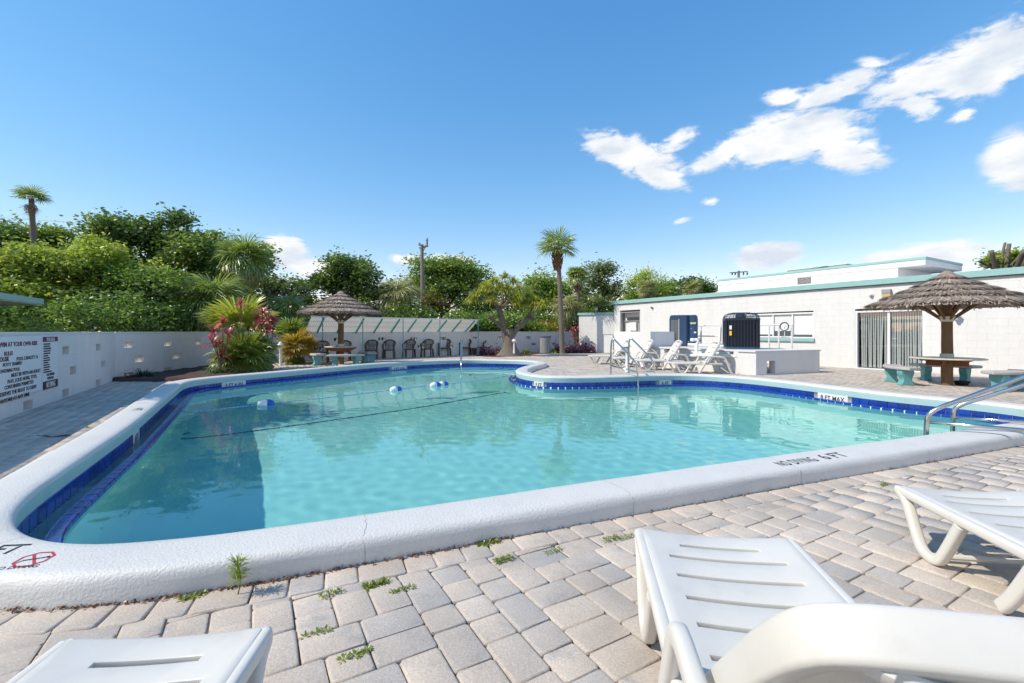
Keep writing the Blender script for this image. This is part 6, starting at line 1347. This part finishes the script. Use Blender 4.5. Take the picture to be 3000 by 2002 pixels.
# ------------------------------------------------------------------ poles, wires, far roofs
ZPo = 30; po = empty('utility_pole', (*gx_(1240, ZPo), 0), 0, 'weathered wooden utility pole with a crooked cross arm', 'pole'); b0 = Vector(po.location); 
MB().tube([Vector((0, 0, -.2)), at(1236, 717, ZPo) - b0], .14, 10, radii=[.15, .11]).obj('pole', POLEW, po, smooth=1)
MB().sweep([at(1229, 728, ZPo) - b0, at(1254, 720, ZPo) - b0], bar_prof(.14, .12)).sweep([at(1251, 722, ZPo) - b0, at(1251, 708, ZPo) - b0], bar_prof(.10, .10)).obj('cross_arm', POLEW, po); MB().sweep([at(1238, 738, ZPo) - b0, at(1246, 726, ZPo) - b0], bar_prof(.05, .05)).obj('brace', GREYM, po)
for px, py in ((1229, 720), (1251, 707)): MB().lathe([(.05, 0), (.09, .05), (.06, .1), (.08, .15), (.03, .2)], 10, at(px, py, ZPo) - b0).obj('insulator', GREYM, po)
ZQ = 60; pq = empty('utility_pole', (*gx_(2164, ZQ), 0), 0, 'distant utility pole with insulators above the upper roof', 'pole'); b0 = Vector(pq.location)
MB().tube([Vector((0, 0, 0)), at(2164, 794, ZQ) - b0], .16, 8).obj('pole', POLEW, pq); MB().sweep([at(2138, 800, ZQ) - b0, at(2190, 796, ZQ) - b0], bar_prof(.15, .12)).obj('cross_arm', POLEW, pq)
for px in (2144, 2153, 2177, 2188): MB().tube(smooth_path([at(px, 799, ZQ) - b0, at(px + 2, 802, ZQ) - b0, at(px, 806, ZQ) - b0], 1), .09, 5).obj('insulator', DGREY, pq)
def wire(label, pts, r=.010):
    P = [at(*p) for p in pts]; o = empty('overhead_wire', P[0], 0, label, 'wire', 'overhead wires'); MB().tube([p - P[0] for p in smooth_path(P, 3)], r, 4).obj('wire', DGREY, o)
wire('upper thin wire across the sky behind the lone palm', [(-60, 633, 33), (280, 657, 33), (800, 700, 32)]); wire('lower thin wire across the sky behind the lone palm', [(-60, 648, 33), (280, 673, 33), (800, 715, 32)])
wire('top wire sagging across the hedge towards the utility pole', [(0, 842, 15.5), (400, 848, 17), (800, 850, 22), (1236, 845, 30)]); wire('middle wire sagging across the hedge towards the utility pole', [(200, 852, 15.2), (560, 861, 17.5), (900, 862, 23), (1236, 850, 30)]); wire('lowest wire across the sky gap left of the far umbrella', [(280, 862, 15.1), (700, 867, 19), (960, 868, 23.5), (1236, 856, 30)])
Zh = 40; hs_ = empty('far_house', (*gx_(1000, Zh), 0), 0, 'brown roofed house far behind the hedge and umbrella', 'house'); b0 = Vector(hs_.location)
zr_ = hz(886, Zh); ze_ = hz(925, Zh); xl, xr = at(868, 900, Zh).x - b0.x, at(1140, 900, Zh).x - b0.x
MB().add([(xl - .3, -2, ze_), (xr + .3, -2, ze_), (xr, 2, zr_), (xl + .6, 2, zr_), (xl - .3, 6, ze_), (xr + .3, 6, ze_)], [[0, 1, 2, 3], [3, 2, 5, 4], [0, 3, 4], [1, 5, 2]]).obj('roof', ASPH, hs_); MB().box(((xl + xr) / 2, 2, ze_ / 2 - .05), (xr - xl - .4, 7.4, ze_ - .06)).obj('wall', mat('house_wall', (.42, .40, .38), .8), hs_)
# flat roof beyond the left wall
Zr = 12.4; tip = at(121, 891, Zr)
cr = empty('carport_roof', tip * 1, 0, 'corner of a flat teal-edged roof jutting in at the left edge', 'roof'); d1 = Vector((.489, -.872, 0)); d2 = Vector((-.872, -.489, 0)) * -1; d2 = Vector((-.95, .3, 0))
P = [Vector((0, 0, 0)), d1 * 7.0 * .0 + d1 * 6, d1 * 6 + d2 * 7, d2 * 7]
MB().prism([tuple(p.to_2d()) for p in P], -.03, .09).obj('roof_slab', WMETAL, cr); MB().sweep([P[1] + Vector((0, 0, .06)), P[0] + Vector((0, 0, .06)), P[3] + Vector((0, 0, .06))], bar_prof(.10, .15, .01)).obj('fascia', TEAL, cr)
for f_, g_ in ((.9, .1), (.9, .85)): p = d1 * 6 * f_ + d2 * 7 * g_; MB().tube([(p.x, p.y, -tip.z), (p.x, p.y, -.03)], .05, 8).obj('post', WMETAL, cr)

# ------------------------------------------------------------------ weeds and litter along the coping
wd = [(697, 1742, .15, 'tall feathery light green weed against the coping at left', 60, .008), (565, 1750, .05, 'small leafy weed at the coping left of the feathery weed', 24, .012), (1104, 1714, .06, 'flat green weed mat in a joint right of the feathery weed', 60, .01), (1178, 1728, .04, 'small weed tuft in a joint below the flat mat', 30, .008), (970, 1738, .04, 'low weed strip along a joint left of the flat mat', 30, .008), (1430, 1592, .07, 'yellow green weed standing at the coping in the middle', 30, .012), (1475, 1640, .05, 'weed trail in a joint below the standing weed', 44, .009), (1620, 1612, .035, 'tiny weed in a joint left of the middle lounger', 24, .008), (1790, 1578, .04, 'weed tuft near the foot of the middle lounger', 30, .009), (1835, 1573, .035, 'small weed touching the foot end of the middle lounger', 24, .008), (2612, 1372, .05, 'green weed at the coping near the right lounger', 26, .012), (2590, 1420, .035, 'flat weed beside the foot of the right lounger', 26, .01), (930, 1855, .04, 'tiny weed in a joint above the bottom edge', 24, .008), (1040, 1920, .045, 'weed tuft in a joint near the bottom edge', 30, .008), (255, 1254, .09, 'small green weed on the shaded left deck', 26, .012)]
for k, (px, py, L_, lab, n_, w_) in enumerate(wd):
    o = empty('weed', G(px, py), 0, lab, 'weed', 'weeds in the paver joints')
    if k == 0:
        MB().tube(smooth_path([(0, 0, 0), (.01, .01, .06), (0, .0, .15)], 1), .003, 5).obj('stem', L_WEED, o)
        for z in (.07, .10, .13, .155): link('leaves', blade_mesh('leaves', 46, .05 + .01 * random.random(), .004, L_WEED, 200 + int(z * 1000), up=(-10, 80), droop=.2, segs=3), o, loc=(0, 0, z))
    else:
        L_ *= .48; w_ *= .65; sub = 1 if L_ > .04 else 3
        for j in range(sub): link('leaves', blade_mesh('leaves', n_, L_, w_, L_WEED, 200 + k * 5 + j, up=(5, 70), droop=.3, segs=3, start=.02), o, loc=((j - (sub - 1) / 2) * .035, (j - (sub - 1) / 2) * .02, .002))
r_ = np.random.default_rng(17); P = []
for k in range(900):
    s_ = r_.uniform(-.3, 11.3); s_ = s_ if r_.random() < .4 else r_.uniform(.2, 3.2); p, nn = rimat(s_, .372 + abs(r_.normal(0, .012))); P.append((p.x, p.y, .004 + abs(r_.normal(0, .004))))
V, q = leaf_cloud(np.array(P), .011, r_, .5, .35); link('leaf_litter', npmesh('leaf_litter', V, q, L_LITTER, attr=np.repeat(r_.random(len(P)), 4)), label='brown leaf litter caught along the foot of the coping', kind='stuff')
tw = empty('twig', G(152, 1283), .3, 'dry dark twig lying on the shaded left deck', 'twig'); t_ = MB()
for k in range(7): a = random.uniform(-.6, .6) + (3.1 if k % 2 else 0); t_.tube([(0, 0, .008), (math.cos(a) * random.uniform(.08, .2), math.sin(a) * .12, random.uniform(.005, .03))], .004, 4)
t_.obj('stick', BARKD, tw)
